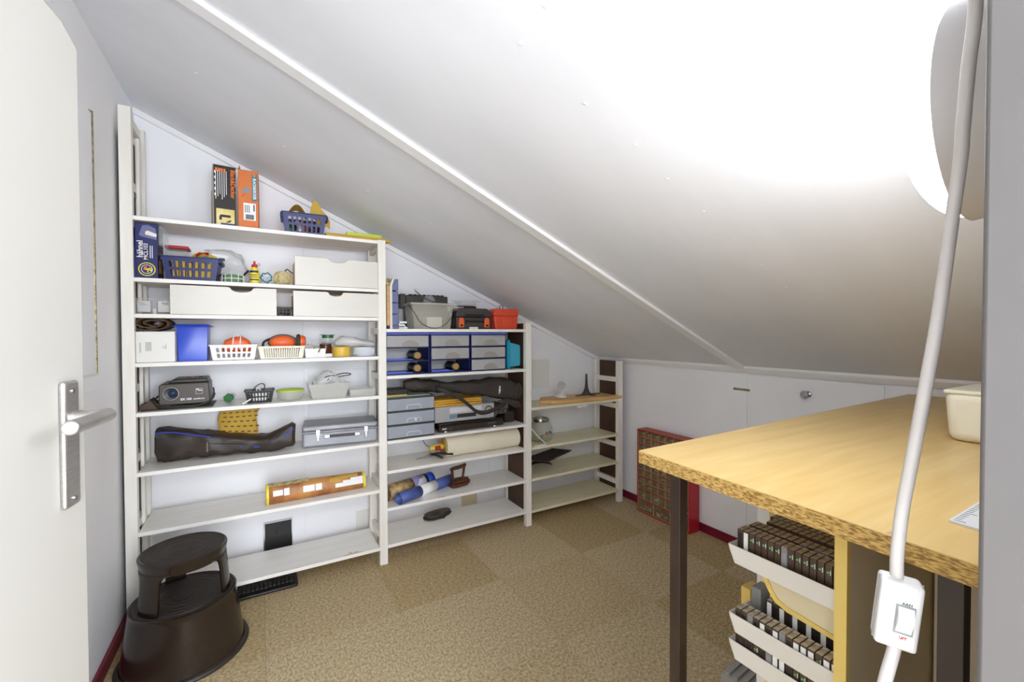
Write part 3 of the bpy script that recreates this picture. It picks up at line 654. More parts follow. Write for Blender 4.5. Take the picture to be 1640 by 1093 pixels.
b = B().lathe([(0.03, 0.004), (0.046, 0.004), (0.050, 0.010), (0.046, 0.018), (0.03, 0.018)], 28, 'y', (0, 0, 0)); o = b.to('ear_cushion', DGREY, t, smooth=True); o.location = (-0.004, 0.02, 0.028); o.scale = (1.38, 1, 0.84)
o = B().lathe([(0, -0.02), (0.028, -0.018), (0.036, -0.004), (0.036, 0.004), (0, 0.004)], 24, 'x', (0, 0, 0)).to('ear_cup', ORANGE, t, smooth=True); o.location = (0.085, 0.03, 0.028); o.rotation_euler = (0, 0, 3.0)
o = B().lathe([(0.0, 0.004), (0.038, 0.004), (0.041, 0.012), (0.036, 0.022), (0, 0.022)], 24, 'x', (0, 0, 0)).to('ear_cushion', DGREY, t, smooth=True); o.location = (0.082, 0.03, 0.030); o.rotation_euler = (0, 0, 3.0)
B().tube([(0.095, 0.06, 0.03), (0.06, 0.08, 0.045), (0, 0.08, 0.05), (-0.06, 0.06, 0.045), (-0.09, 0.03, 0.03), (-0.095, 0.0, 0.012)], 0.006, 8, smooth=4).to('headband', DGREY, t, smooth=True)
t = tub('white_dish', 'small white dish holding a coil and round keys on the fourth shelf', 0.100, 0.09, 0.048, (0.246, 2.545, z), WPL, None, k=0.92, cat='dish', round_=0.004)
t = thing('key_bundle', 'brass and white key tags on a loop over the small white dish', 'keys', (0.255, 2.495, z+0.03))
B().tube([(-0.02, -0.001, 0.018), (0.0, -0.004, 0.030), (0.012, -0.006, 0.022), (0.006, -0.007, 0.002), (-0.004, -0.007, -0.006)], 0.003, 7, smooth=4).to('loop', BRASS, t, smooth=True)
B().cyl((-0.006, -0.012, -0.004), 0.009, 0.004, 'y', 20).to('round_tag', WPL, t)
tag(B().sheet(lambda u, v: (0.195+0.055*u, 2.53+0.03*v, z+0.048+0.028*math.sin(PI*u*0.8+0.3)*(1-0.5*v)+0.006*math.sin(11*u+7*v)), 10, 4).to('film_scrap', FILM, thick=0.0008), 'crumpled clear film scrap over the small white dish', 'film')
t = thing('preserve_jar', 'dark reddish jar with flat lid beside the yellow tub', 'jar', (0.308, 2.60, z))
B().lathe([(0, 0.001), (0.030, 0.001), (0.032, 0.006), (0.032, 0.060), (0.028, 0.064), (0, 0.064)], 24).to('glass', mat('dark_red_jar', '#5E2E22', 0.2), t, smooth=True)
B().cyl((0, 0, 0.064), 0.031, 0.008).to('lid', mat('brown_lid', '#5A4A38', 0.4), t, bevel=0.001)
tag(bx(0.292, 2.50, z+0.001, 0.330, 2.53, z+0.020).to('paper_wad', CARDW, None, bevel=0.004), 'small white paper wad before the dark reddish jar', 'paper')
t = thing('tape_spool', 'green tape spool with grey flange resting on the dark reddish jar', 'spool', (0.322, 2.625, z+0.073))
B().lathe([(0, 0), (0.034, 0), (0.034, 0.002), (0.026, 0.005), (0.026, 0.030)], 24).to('clear_body', CLEAR, t, smooth=True)
B().cyl((0, 0, 0.030), 0.030, 0.016).to('green_tape', GREEN, t, bevel=0.001)
B().cyl((0, 0, 0.046), 0.042, 0.003).to('flange', mat('blue_grey_metal', '#7C8CA0', 0.35, 0.5), t, bevel=0.001)
t = thing('yellow_tub', 'round mustard yellow tub under the plastic bag on fourth shelf', 'tub', (0.382, 2.545, z))
B().lathe([(0, 0.001), (0.046, 0.001), (0.047, 0.004), (0.047, 0.050), (0, 0.050)], 32).to('body', YELM, t, smooth=True)
B().cyl((0, 0, 0.050), 0.048, 0.005, seg=32).to('lid', YELM, t, bevel=0.001)
t = thing('white_tub', 'round white ribbed tub at right end of the fourth shelf', 'tub', (0.502, 2.54, z))
b = B(); prof = [(0, 0.001), (0.052, 0.001), (0.055, 0.006)]
b.lathe([(0, 0.001), (0.050, 0.001), (0.053, 0.006), (0.055, 0.045), (0.0, 0.045)], 48); b.to('body', mat('pale_grey_plastic', '#CDD2D8', 0.4), t, smooth=True)
b = B()
for k in range(36):
    a = 2*PI*k/36; b.box(0.0552*math.cos(a)-0.0012, 0.0552*math.sin(a)-0.0012, 0.010, 0.0552*math.cos(a)+0.0012, 0.0552*math.sin(a)+0.0012, 0.043)
b.to('ribs', mat('pale_grey_plastic', '#CDD2D8', 0.4), t)
B().cyl((0, 0, 0.045), 0.057, 0.006, seg=48).to('rim', WPL, t, bevel=0.0015)
t = thing('plastic_bag', 'flat clear plastic bag spread across yellow tub and white tub', 'bag', (0, 0, 0))
B().loft([(0.345, 2.56, z+0.075, 0.03, 0.015), (0.38, 2.56, z+0.085, 0.06, 0.030), (0.43, 2.57, z+0.082, 0.08, 0.030), (0.48, 2.57, z+0.074, 0.08, 0.022), (0.53, 2.57, z+0.070, 0.07, 0.018), (0.555, 2.57, z+0.066, 0.05, 0.012)], 24, 2.2, 0.009).to('film', FILM, t, smooth=True)

# ================================================================= BAY ONE, FIFTH SHELF
z = S1[4]
t = thing('slide_projector', 'brown grey slide projector with round lens and wrapped cord', 'projector', (-0.416, 2.55, z), 0.02)
b = B(); b.prism([(0, 0.02), (0.004, 0.012), (0.192, 0.012), (0.196, 0.02), (0.192, 0.108), (0.182, 0.112), (0.008, 0.112), (0, 0.104)], 0, 0.20); b.to('body', PROJ, t, bevel=0.004)
b = B(); b.prism([(0.03, 0.112), (0.188, 0.112), (0.182, 0.130), (0.05, 0.130)], 0.025, 0.195); b.to('top_cover', PROJT, t, bevel=0.005)
b = B()
for x, y in ((0.02, 0.02), (0.176, 0.02), (0.02, 0.18), (0.176, 0.18)): b.cyl((x, y, 0.0), 0.009, 0.012)
b.to('foot', BLACK, t)
bx(0.004, -0.0008, 0.020, 0.182, 0.001, 0.106).to('front_plate', mat('projector_front', '#544B43', 0.5), t, bevel=0.0003)
B().lathe([(0.023, -0.001), (0.028, -0.006), (0.030, -0.006), (0.031, 0.001)], 36, 'y', (0.046, 0, 0.066)).to('lens_rim', CHROME, t, smooth=True)
B().lathe([(0.0, -0.002), (0.025, -0.003), (0.0285, -0.004)], 32, 'y', (0.046, 0, 0.066)).to('lens_barrel', BLACK, t, smooth=True)
B().lathe([(0.0, -0.012), (0.008, -0.0105), (0.014, -0.007), (0.017, -0.003)], 28, 'y', (0.050, 0, 0.066)).to('lens', LENS, t, smooth=True)
text("EX 150", 0.0135, WPRINT, t, (0.102, -0.0014, 0.036), FR, bold=0.0005, sx=1.05)
text("autofocus", 0.0115, WPRINT, t, (0.152, -0.0014, 0.036), FR, bold=0.0002, sx=0.95)
b = B(); 
for (a, c, e, f) in ((0.140, 0.058, 0.166, 0.0588), (0.140, 0.084, 0.166, 0.0848), (0.140, 0.058, 0.1408, 0.084), (0.1652, 0.058, 0.166, 0.084)): b.box(a, -0.0014, c, e, -0.0006, f)
b.box(0.1415, -0.0014, 0.078, 0.152, -0.0006, 0.082); b.box(0.149, -0.0014, 0.073, 0.165, -0.0006, 0.077); b.to('logo_mark', WPRINT, t)
B().cyl((0.118, 0.10, 0.130), 0.009, 0.005).to('red_button', OPRINT, t, bevel=0.002)
bx(0.10, 0.09, 0.130, 0.106, 0.13, 0.133).to('switch', BLACK, t); B().cyl((0.152, 0.11, 0.130), 0.008, 0.004).to('dial', BLACK, t)
B().tube([(-0.01, 0.06, 0.03), (-0.016, 0.0, 0.036), (0.0, -0.016, 0.020), (0.05, -0.022, 0.010), (0.12, -0.020, 0.006), (0.18, -0.012, 0.012), (0.205, 0.01, 0.03), (0.212, 0.05, 0.05), (0.205, 0.09, 0.03)], 0.0035, 8, smooth=5).to('power_cord', DGREY, t, smooth=True)
B().tube([(-0.012, 0.07, 0.05), (-0.020, 0.01, 0.030), (0.0, -0.024, 0.012), (0.06, -0.030, 0.0042), (0.13, -0.027, 0.0042), (0.19, -0.012, 0.020), (0.209, 0.02, 0.052), (0.205, 0.08, 0.075)], 0.0035, 8, smooth=5).to('power_cord', DGREY, t, smooth=True)
tag(B().prism([(0, 0), (0.065, 0), (0.05, 0.025), (0.035, 0.048), (0.022, 0.030), (0.0, 0.024)], 0, 0.10).to('wooden_wedge', mat('dark_wood', '#4A382A', 0.6), None, bevel=0.002, loc=(-0.476, 2.50, z+0.003)), 'dark wooden wedge block beside the slide projector', 'block')
tag(bx(-0.47, 2.485, z+0.0003, -0.205, 2.70, z+0.003).to('green_folder', mat('dark_green_card', '#31443A', 0.6), None), 'thin dark green folder lying under the slide projector', 'folder')
t = thing('green_bottle', 'small green faceted plastic bottle lying on the fifth shelf', 'bottle', (-0.150, 2.60, z+0.022), 0.35)
b = B(); b.lathe([(0, 0), (0.020, 0.0), (0.022, 0.004), (0.022, 0.030)], 6, 'y'); b.lathe([(0.022, 0.03), (0.018, 0.034), (0.018, 0.05), (0, 0.05)], 6, 'y'); b.to('cap', GREEN, t, bevel=0.001, rot=(0, 0.3, -0.5))
B().lathe([(0.016, 0.05), (0.016, 0.105), (0, 0.105)], 18, 'y').to('barrel', CLEAR, t, smooth=True, rot=(0, 0, -0.5))
basket('black_basket', 'small black slotted basket with loose cables on the fifth shelf', 0.125, 0.10, 0.062, (-0.012, 2.545, z), BLACK, 7, 2, k=0.82)
t = thing('loose_cable', 'thin dark cable and white plug inside the small black basket', 'cable', (-0.012, 2.545, z))
B().tube([(-0.04, 0, 0.02), (-0.03, 0.0, 0.06), (-0.005, 0.0, 0.088), (0.018, 0.0, 0.090), (0.022, 0.0, 0.070), (0.005, 0, 0.045)], 0.0025, 7, smooth=5).to('cable', BLACK, t, smooth=True)
B().tube([(0.0, -0.01, 0.03), (-0.012, -0.015, 0.058), (-0.008, -0.015, 0.075), (0.004, -0.01, 0.06)], 0.003, 7, smooth=4).to('white_cable', WPL, t, smooth=True)
bx(-0.03, -0.03, 0.006, 0.035, 0.02, 0.05).to('white_plug', WPL, t, bevel=0.006)
tag(B().tube([(-0.085, 2.475, z+0.004), (-0.050, 2.485, z+0.024)], 0.004, 8).to('white_stick', WPL, smooth=True), 'short white stick leaning on the small black basket', 'stick')
t = thing('lime_tub', 'round clear tub with flat lime green lid on the fifth shelf', 'tub', (0.128, 2.565, z))
B().lathe([(0, 0.001), (0.052, 0.001), (0.058, 0.008), (0.063, 0.045)], 40).to('body', MILKY, t, smooth=True)
B().lathe([(0.0, 0.050), (0.060, 0.054), (0.067, 0.052), (0.067, 0.044), (0.063, 0.044)], 40).to('lid', LIME, t, smooth=True)
tub('clear_tub', 'clear rectangular tub overflowing with dark coiled cable on the fifth shelf', 0.205, 0.15, 0.078, (0.312, 2.565, z), MILKY, None, k=0.80, wall=0.002, round_=0.012)
b = B(); b.box(-0.106, -0.079, 0.076, 0.106, -0.074, 0.079); b.to('tub_rim', CLEAR); bpy.data.objects.remove(bpy.data.objects['tub_rim'])
t = thing('cable_coil', 'dark brown coiled cable heaped above the clear rectangular tub', 'cable', (0.325, 2.56, z))
B().tube([(-0.06, 0, 0.07), (-0.05, -0.01, 0.09), (-0.02, -0.02, 0.112), (0.02, -0.02, 0.115), (0.01, 0, 0.095), (-0.03, 0.01, 0.07), (-0.045, 0, 0.06)], 0.0032, 8, smooth=5).to('cable', DGREY, t, smooth=True)
B().tube([(-0.03, -0.02, 0.06), (-0.01, -0.02, 0.10), (0.03, -0.01, 0.118), (0.07, 0, 0.125), (0.105, 0.01, 0.120), (0.105, 0.02, 0.112), (0.06, 0.01, 0.108), (0.02, 0, 0.10), (0.0, 0, 0.07)], 0.0028, 8, smooth=5).to('cable', mat('brown_cable', '#5A4030', 0.5), t, smooth=True)
B().loft([(-0.085, 0.02, 0.05, 0.03, 0.03), (-0.05, 0.02, 0.085, 0.045, 0.045), (0.0, 0.02, 0.095, 0.045, 0.045), (0.04, 0.02, 0.07, 0.03, 0.04)], 16, 2.0, 0.018).to('clear_wrap', FILM, t, smooth=True)
tub('flat_clear_box', 'low clear lidded box at right end of the fifth shelf', 0.135, 0.12, 0.036, (0.482, 2.545, z), MILKY, CLEAR, k=0.95, round_=0.005)

# ================================================================= BAY ONE, SIXTH SHELF
z = S1[5]
t = thing('long_bag', 'long brown black carrying bag with blue piping lying on sixth shelf', 'bag', (0, 0, 0))
st = [(-0.440, 2.62, z+0.088, 0.040, 0.050), (-0.434, 2.62, z+0.084, 0.050, 0.080), (-0.38, 2.62, z+0.080, 0.055, 0.078), (-0.30, 2.615, z+0.074, 0.060, 0.068), (-0.22, 2.61, z+0.066, 0.065, 0.056), (-0.12, 2.61, z+0.052, 0.068, 0.045),
      (-0.03, 2.60, z+0.042, 0.068, 0.038), (0.03, 2.585, z+0.046, 0.064, 0.044), (0.09, 2.57, z+0.064, 0.055, 0.052), (0.135, 2.56, z+0.082, 0.048, 0.058), (0.148, 2.555, z+0.084, 0.038, 0.048)]
B().loft(st, 26, 4.0, 0.010).to('bag_body', LEATH, t, smooth=True)
B().tube([(-0.436, 2.572, z+0.145), (-0.38, 2.566, z+0.146), (-0.30, 2.556, z+0.128), (-0.22, 2.546, z+0.108)], 0.0026, 6, smooth=4).to('piping', BPIPE, t, smooth=True)
B().tube([(-0.10, 2.541, z+0.046), (0.0, 2.533, z+0.035), (0.07, 2.518, z+0.055), (0.135, 2.513, z+0.115)], 0.0028, 6, smooth=4).to('piping', BPIPE, t, smooth=True)
B().tube([(-0.23, 2.542, z+0.078), (-0.10, 2.540, z+0.060), (0.02, 2.530, z+0.052)], 0.0016, 6, smooth=3).to('zip', BLACK, t)
bx(-0.236, 2.536, z+0.038, -0.230, 2.541, z+0.085).to('zip_pull', mat('dull_metal', '#6B5B4A', 0.4, 0.6), t)
# sandpaper roll standing behind the bag
def sp(u, v):
    x = -0.235+0.175*u + 0.070*v; zz = z+0.055+0.17*v
    bend = 0.02*math.sin(2*PI*v)+0.012*math.sin(PI*u)
    return (x+0.022*math.sin(2*PI*v)*0.8, 2.715-bend-0.03*(1-v), zz-0.045*u*(1-v)**2-0.02*math.sin(PI*u)*0)
t = thing('sandpaper_sheet', 'curled yellow sandpaper sheet with rows of print standing behind long bag', 'sandpaper')
B().sheet(sp, 14, 18).to('sheet', SAND, t, thick=0.001, smooth=True)
b = B(); random.seed(11)
for r in range(8):
    for c in range(6):
        u = 0.08+c*0.16+0.06*(r % 2); v = 0.07+r*0.12
        if u > 0.94: continue
        p = [Vector(sp(uu, vv))+Vector((0, -0.0016, 0)) for uu, vv in ((u, v), (u+0.09, v), (u+0.09, v+0.03), (u, v+0.03))]
        b.bm.faces.new([b.bm.verts.new(q) for q in p])
b.to('print_rows', mat('print_brown', '#6A4A20', 0.7), t)
t = thing('metal_case', 'grey metal hinged case with two latches and handle on sixth shelf', 'case', (0.178, 2.522, z), -0.115)
bx(0, 0, 0.001, 0.385, 0.20, 0.082).to('case_body', CASEM, t, bevel=0.012, seg=3)
bx(0, 0, 0.084, 0.385, 0.20, 0.118).to('lid', CASEM, t, bevel=0.012, seg=3)
bx(-0.001, -0.002, 0.080, 0.386, 0.201, 0.086).to('seam_strip', CASEM, t, bevel=0.001)
bx(0.10, -0.003, 0.046, 0.300, 0, 0.072).to('handle_plate', CASEM, t, bevel=0.002)
for x in (0.078, 0.322):
    bx(x-0.011, -0.006, 0.052, x+0.011, -0.001, 0.096).to('latch', CHROME, t, bevel=0.002); bx(x-0.007, -0.010, 0.036, x+0.007, -0.004, 0.066).to('latch_tongue', CHROME, t, bevel=0.002)
bx(0.108, -0.010, 0.048, 0.136, -0.002, 0.066).to('handle_bracket', CHROME, t, bevel=0.002); bx(0.262, -0.010, 0.048, 0.290, -0.002, 0.066).to('handle_bracket', CHROME, t, bevel=0.002)
bx(0.134, -0.011, 0.050, 0.264, -0.005, 0.064).to('handle', DGREY, t, bevel=0.002)

# ================================================================= BAY ONE, SEVENTH SHELF
z = S1[6]
t = thing('rolled_picture', 'flattened rolled brown picture with yellow end bands on the seventh shelf', 'poster', (0.012, 2.517, z), 0.03)
def half(x0, x1, y, h, dd=0.05):
    return [(x0, y), (x1, h)]
def mp(x0, x1):
    b = B()
    def f(u, v):
        x = x0+(x1-x0)*u; h = 0.094-0.018*x/0.5; d = 0.085; a = v*PI
        return (x, d/2-d/2*math.cos(a)*(1 if v < 2 else 1), 0.001+h*math.sin(a)**0.55)
    b.sheet(f, 14, 18); return b
mp(0.010, 0.480).to('picture', MAPM, t, thick=0.0012, smooth=True)
mp(0.000, 0.012).to('end_band', YEL, t, thick=0.003, smooth=True); mp(0.478, 0.492).to('end_band', YEL, t, thick=0.003, smooth=True)
def fy(v, x, d=0.085): return (d/2-d/2*math.cos(v*PI), 0.001+(0.094-0.018*x/0.5)*math.sin(v*PI)**0.55)
b = B()
def quad(b, xs, vs):
    P = [(x, *fy(v, x)) for x, v in zip(xs, vs)]
    b.sheet(lambda u, w_: tuple((Vector((xs[0]*(1-u)+xs[1]*u, *fy(vs[0]*(1-w_)+vs[3]*w_, xs[0])))*(1) + Vector((0, -0.0018, 0.0008)))), 4, 6)
b.bm.free()
for xs_, v0, v1 in (((0.030, 0.075), 0.06, 0.17), ((0.080, 0.105), 0.05, 0.20), ((0.170, 0.225), 0.05, 0.19), ((0.230, 0.262), 0.05, 0.20), ((0.33, 0.476), 0.04, 0.12), ((0.37, 0.476), 0.12, 0.18), ((0.41, 0.476), 0.18, 0.25)):
    b = B(); quad(b, xs_, (v0, v0, v1, v1)); b.to('white_shape', WPRINT, t)
b = B(); quad(b, (0.014, 0.20), (0.30, 0.30, 0.5, 0.5)); b.to('straw_area', MAPG, t)
b = B(); quad(b, (0.30, 0.36), (0.18, 0.18, 0.34, 0.34)); quad(b, (0.36, 0.45), (0.26, 0.26, 0.40, 0.40)); b.to('ochre_area', SAND, t)

# ================================================================= FLOOR LEVEL, BAY ONE
t = thing('keyboard', 'black computer keyboard pushed under the bottom shelf', 'keyboard', (-0.30, 2.462, 0.0005), 0.0)
B().prism([(0, 0), (0.445, 0), (0.45, 0.01), (0.45, 0.14), (0.0, 0.14)], 0.001, 0.016, 'z').to('keyboard_body', BLACK, t, bevel=0.005)
kb = bx(0, 0, 0, 0.0165, 0.0165, 0.007).to('key', mat('key_black', '#24211F', 0.35), t, bevel=0.002)
kb.location = (0.01, 0.034, 0.0155); first = True
for r in range(5):
    x = 0.012
    while x < 0.43:
        if not (0.30 < x < 0.315 or 0.36 < x < 0.372): 
            if first: kb.location = (x, 0.034+r*0.019, 0.0155); first = False
            else: copy(kb, t, (x, 0.034+r*0.019, 0.0155))
        x += 0.019

# ================================================================= BAY TWO, TOP SHELF
z = S2[0]
t = thing('parts_organiser', 'blue grey compartment organiser standing upright beside the middle post', 'organiser', (0.622, 2.49, z))
for k in range(4):
    zz = 0.018+k*0.0665+0.002
    if k == 3: B().prism([(0.028, 0), (0.064, 0), (0.064, 0.066), (0.042, 0.066), (0.028, 0.040)], 0, 0.20).to('bin_lid', BLUEG, t, bevel=0.003, loc=(0, 0, zz+0.002))
    else: bx(0.028, 0, zz, 0.064, 0.20, zz+0.063).to('bin_lid', BLUEG, t, bevel=0.003)
b = B(); b.prism([(0.014, 0.0), (0.028, 0.0), (0.028, 0.25), (0.040, 0.285), (0.034, 0.295), (0.014, 0.255)], -0.003, 0.20); b.to('frame', CREAMP, t, bevel=0.002)
bx(0.010, -0.002, 0.001, 0.062, 0.20, 0.018).to('base', BLUEG, t, bevel=0.003)
b = B(); b.box(0.0, 0.01, 0.02, 0.014, 0.19, 0.25); b.to('contents', PINE, t); 
B().lathe([(0.006, 0), (0.020, 0), (0.020, 0.02), (0.006, 0.02)], 20, 'y', (0.012, 0.02, 0.272)).to('clamp', BRASS, t, smooth=True)
t = thing('white_bracket', 'small stacked white plastic clips beside the upright blue organiser', 'clip', (0.695, 2.52, z))
b = B(); b.box(0, 0, 0.001, 0.052, 0.03, 0.012); b.box(0.0, 0, 0.018, 0.036, 0.03, 0.028); b.box(0.004, 0, 0.034, 0.048, 0.03, 0.046); b.box(0.032, 0, 0.012, 0.044, 0.03, 0.018); b.box(0.0, 0, 0.028, 0.010, 0.03, 0.034); b.to('clip', WPL, t, bevel=0.001)
t = thing('grey_case', 'dark grey ribbed hard case standing behind the clear bucket', 'case', (0.745, 2.665, z+0.0), 0.0)
bx(0.035, 0, 0.001, 0.315, 0.06, 0.215).to('case_body', DGREY, t, bevel=0.008); bx(0, 0.0, 0.13, 0.035, 0.06, 0.222).to('corner_block', DGREY, t, bevel=0.006)
b = B()
for k in range(8): b.box(0.06+k*0.03, 0.004, 0.212, 0.078+k*0.03, 0.05, 0.222)
b.to('ribs', BLACK, t, bevel=0.002)
t = thing('clear_bucket', 'clear square bucket with thin dark wire handle on the upper shelf', 'bucket', (0.900, 2.585, z))
b = B().taper(0.262, 0.165, 0.155, 0.86)
f = [f for f in b.bm.faces if all(v.co.z > 0.1549 for v in f.verts)]; bmesh.ops.delete(b.bm, geom=f, context='FACES_ONLY'); b.to('body', mat('bucket_plastic', '#E2DFCF', 0.3, alpha=0.24), t, thick=0.002, bevel=0.014, seg=3)
b = B()
for (x0, y0, x1, y1) in ((-0.137,-0.088,0.137,-0.082),(-0.137,0.082,0.137,0.088),(-0.137,-0.082,-0.131,0.082),(0.131,-0.082,0.137,0.082)): b.box(x0, y0, 0.148, x1, y1, 0.158)
b.to('rim', MILKY, t, bevel=0.002)
B().tube([(-0.136, -0.02, 0.148), (-0.12, -0.085, 0.10), (-0.08, -0.098, 0.035), (0.0, -0.098, 0.006), (0.07, -0.098, 0.030), (0.118, -0.094, 0.085), (0.136, -0.02, 0.148)], 0.0018, 7, smooth=7).to('wire_handle', BLACK, t, smooth=True)
bx(-0.03, -0.05, 0.006, 0.07, 0.05, 0.075).to('contents', CREAMP, t, bevel=0.008)
t = thing('glass_stopper', 'clear glass bowl turned over with dark cable above the clear bucket', 'glass bowl', (0.91, 2.60, z+0.159))
B().lathe([(0.0, 0.055), (0.02, 0.052), (0.035, 0.035), (0.045, 0.002)], 28).to('bowl', CLEAR, t, smooth=True)
B().tube([(-0.10, -0.03, 0.075), (-0.085, -0.035, 0.062), (-0.05, -0.05, 0.03), (0.0, -0.06, 0.012), (0.06, -0.06, 0.008), (0.11, -0.05, 0.0)], 0.003, 7, smooth=5).to('dark_cable', DGREY, t, smooth=True)
B().lathe([(0.004, 0), (0.007, 0.0)], 12, 'y', (-0.102, -0.03, 0.080)).to('cable_eye', CHROME, t, thick=0.002)
t = thing('toolbox', 'dark grey toolbox with two orange latches on the upper shelf', 'toolbox', (1.052, 2.515, z))
B().prism([(0.004, 0.001), (0.246, 0.001), (0.250, 0.075), (0.0, 0.075)], 0, 0.15).to('box_body', DGREY, t, bevel=0.006)
B().prism([(0.002, 0.078), (0.248, 0.078), (0.245, 0.115), (0.220, 0.134), (0.030, 0.134), (0.006, 0.115)], 0.0, 0.15).to('lid', DGREY, t, bevel=0.006)
bx(0.06, -0.004, 0.084, 0.20, 0, 0.096).to('lid_ridge', BLACK, t, bevel=0.002)
b = B(); b.tube([(0.085, 0.06, 0.134), (0.085, 0.06, 0.144), (0.165, 0.06, 0.144), (0.165, 0.06, 0.134)], 0.006, 8); b.to('handle', BLACK, t)
b = B(); b.box(0.066, -0.012, 0.046, 0.190, -0.003, 0.056); b.box(0.066, -0.012, 0.040, 0.074, 0.002, 0.060); b.box(0.182, -0.012, 0.040, 0.190, 0.002, 0.060); b.to('front_handle', BLACK, t, bevel=0.002)
for x in (0.018, 0.196):
    B().prism([(x, 0.012), (x+0.034, 0.012), (x+0.034, 0.052), (x+0.029, 0.072), (x+0.005, 0.072), (x, 0.052)], -0.010, 0.002).to('latch', ORANGE, t, bevel=0.002)
    bx(x+0.008, -0.0106, 0.018, x+0.026, -0.0098, 0.030).to('latch_mark', BLACK, t)
b = B(); b.box(0.01, -0.002, 0.072, 0.06, 0.01, 0.077); b.box(0.17, -0.002, 0.070, 0.19, 0.01, 0.080); b.to('seam_shine', BLUE, t)
tag(bx(0, 0, 0, 0.058, 0.010, 0.014).to('paper_tag', CARDW, None, loc=(1.135, 2.490, z+0.0004)), 'small white tag lying before the dark grey toolbox', 'tag')
t = thing('glass_dish', 'clear glass dish standing on the dark grey toolbox', 'dish', (1.158, 2.60, z+0.145))
B().lathe([(0, 0.002), (0.055, 0.002), (0.066, 0.010), (0.074, 0.038), (0.080, 0.040)], 36).to('bowl', CLEAR, t, smooth=True, thick=0.0015)
bx(-0.098, -0.02, 0.037, -0.078, 0.02, 0.041).to('handle', CLEAR, t, bevel=0.001); bx(0.078, -0.02, 0.037, 0.098, 0.02, 0.041).to('handle', CLEAR, t, bevel=0.001)
B().lathe([(0, 0.004), (0.050, 0.004), (0.056, 0.009), (0, 0.010)], 24).to('red_print', mat('red_brown_print', '#9A5A50', 0.5), t)
t = thing('red_toolbox', 'small orange red toolbox with carry handle at right on upper shelf', 'toolbox', (1.315, 2.50, z), -0.04)
B().prism([(0.010, 0.001), (0.168, 0.001), (0.178, 0.088), (0.0, 0.088)], 0, 0.11).to('box_body', REDT, t, bevel=0.006)
B().prism([(-0.004, 0.088), (0.182, 0.088), (0.180, 0.125), (0.170, 0.136), (0.012, 0.136), (-0.002, 0.125)], -0.004, 0.114).to('lid', REDT, t, bevel=0.006)
bx(0.055, -0.0022, 0.020, 0.130, 0.001, 0.072).to('front_panel', REDT, t, bevel=0.002)
b = B(); b.tube([(0.064, 0.05, 0.136), (0.066, 0.05, 0.158), (0.085, 0.05, 0.162), (0.087, 0.05, 0.136)], 0.004, 8); b.to('handle', mat('grey_metal_handle', '#6E6A66', 0.35, 0.6), t)
B().cyl((0.158, -0.0055, 0.108), 0.003, 0.002, 'y', 12).to('rivet', BLACK, t)

# ================================================================= BAY TWO, SECOND SHELF: three blue drawer units
z = S2[1]
def drawer_unit(label, x, w, closed, group=None):
    t = thing('drawer_unit', label, 'drawer unit', (x, 2.475, z)); h = 0.243; D = 0.225
    b = B(); b.box(0, 0, 0.001, 0.005, D, h-0.01); b.box(w-0.005, 0, 0.001, w, D, h-0.01); b.box(0.005, D-0.004, 0.001, w-0.005, D, h-0.01)
    for zz in (0.001, 0.077, 0.154): b.box(0.005, 0.0, zz, w-0.005, D-0.004, zz+0.005)
    b.to('frame', BLUE, t)
    bx(-0.002, -0.006, h-0.012, w+0.002, D, h).to('top_cover', mat('mid_blue_plastic', '#4E63C4', 0.4), t, bevel=0.003)
    for k in range(3):
        zz = 0.0075+k*0.0765
        if k in closed:
            dr = bx(0.006, -0.004, zz, w-0.006, D-0.01, zz+0.066).to('drawer', FROSTW, t, bevel=0.003)
            r = 0.036; pts = [(w*0.55+r*1.4*math.cos(PI*i/14), zz+0.004+r*math.sin(PI*i/14)) for i in range(15)]
            B().prism(pts, -0.006, -0.0035).to('handle_recess', mat('milky_recess', '#97938A', 0.35), dr)
        else:
            bx(0.006, D-0.012, zz, w-0.006, D-0.005, zz+0.062).to('back_wall', WPL, t)
            b = B(); b.box(0.007, 0.002, zz, w*0.6, 0.02, zz+0.006); b.box(0.007, 0.002, zz+0.006, w*0.46, 0.007, zz+0.012); b.to('runner', mat('mid_blue_plastic', '#4E63C4', 0.4), t)
    return t
drawer_unit('blue drawer unit at left with one frosted drawer above two open slots', 0.6065, 0.258, (2,))
drawer_unit('blue drawer unit in the middle with two frosted drawers above an open slot', 0.8715, 0.256, (1, 2))
drawer_unit('blue drawer unit beside cyan box with all three frosted drawers in place', 1.1345, 0.252, (0, 1, 2))
for (x, zz, lab) in ((0.800, 0.105, 'upper open slot of the left blue drawer unit'), (0.800, 0.030, 'lower open slot of the left blue drawer unit'), (1.045, 0.030, 'open slot of the middle blue drawer unit')):
    t = thing('black_torch', 'black tube with tan end in '+lab, 'torch', (x, 2.50, z+zz+0.003))
    B().lathe([(0.0, 0.0), (0.022, 0.0), (0.028, 0.004), (0.028, 0.12), (0, 0.12)], 24, 'y').to('barrel', BLACK, t, smooth=True)
    o = B().lathe([(0, -0.003), (0.019, -0.0025), (0.021, 0)], 24, 'y').to('end_face', CARDB, t, smooth=True)
    bx(-0.035, 0.004, -0.0275, 0.035, 0.12, -0.020).to('foot', BLACK, t)
t = thing('cyan_box', 'cyan plastic tub lying on its side beside the third drawer unit', 'tub', (1.412, 2.50, z))
B().prism([(0.0, 0.010), (0.014, 0.0005), (0.022, 0.0005), (0.022, 0.196), (0.014, 0.196), (0.0, 0.185)], 0, 0.16).to('rim', CYAN, t, bevel=0.003)
B().prism([(0.022, 0.012), (0.100, 0.018), (0.106, 0.030), (0.106, 0.150), (0.100, 0.160), (0.022, 0.178)], 0.008, 0.15).to('body', mat('cyan_plastic_pale', '#3FA3BC', 0.4), t, bevel=0.004)

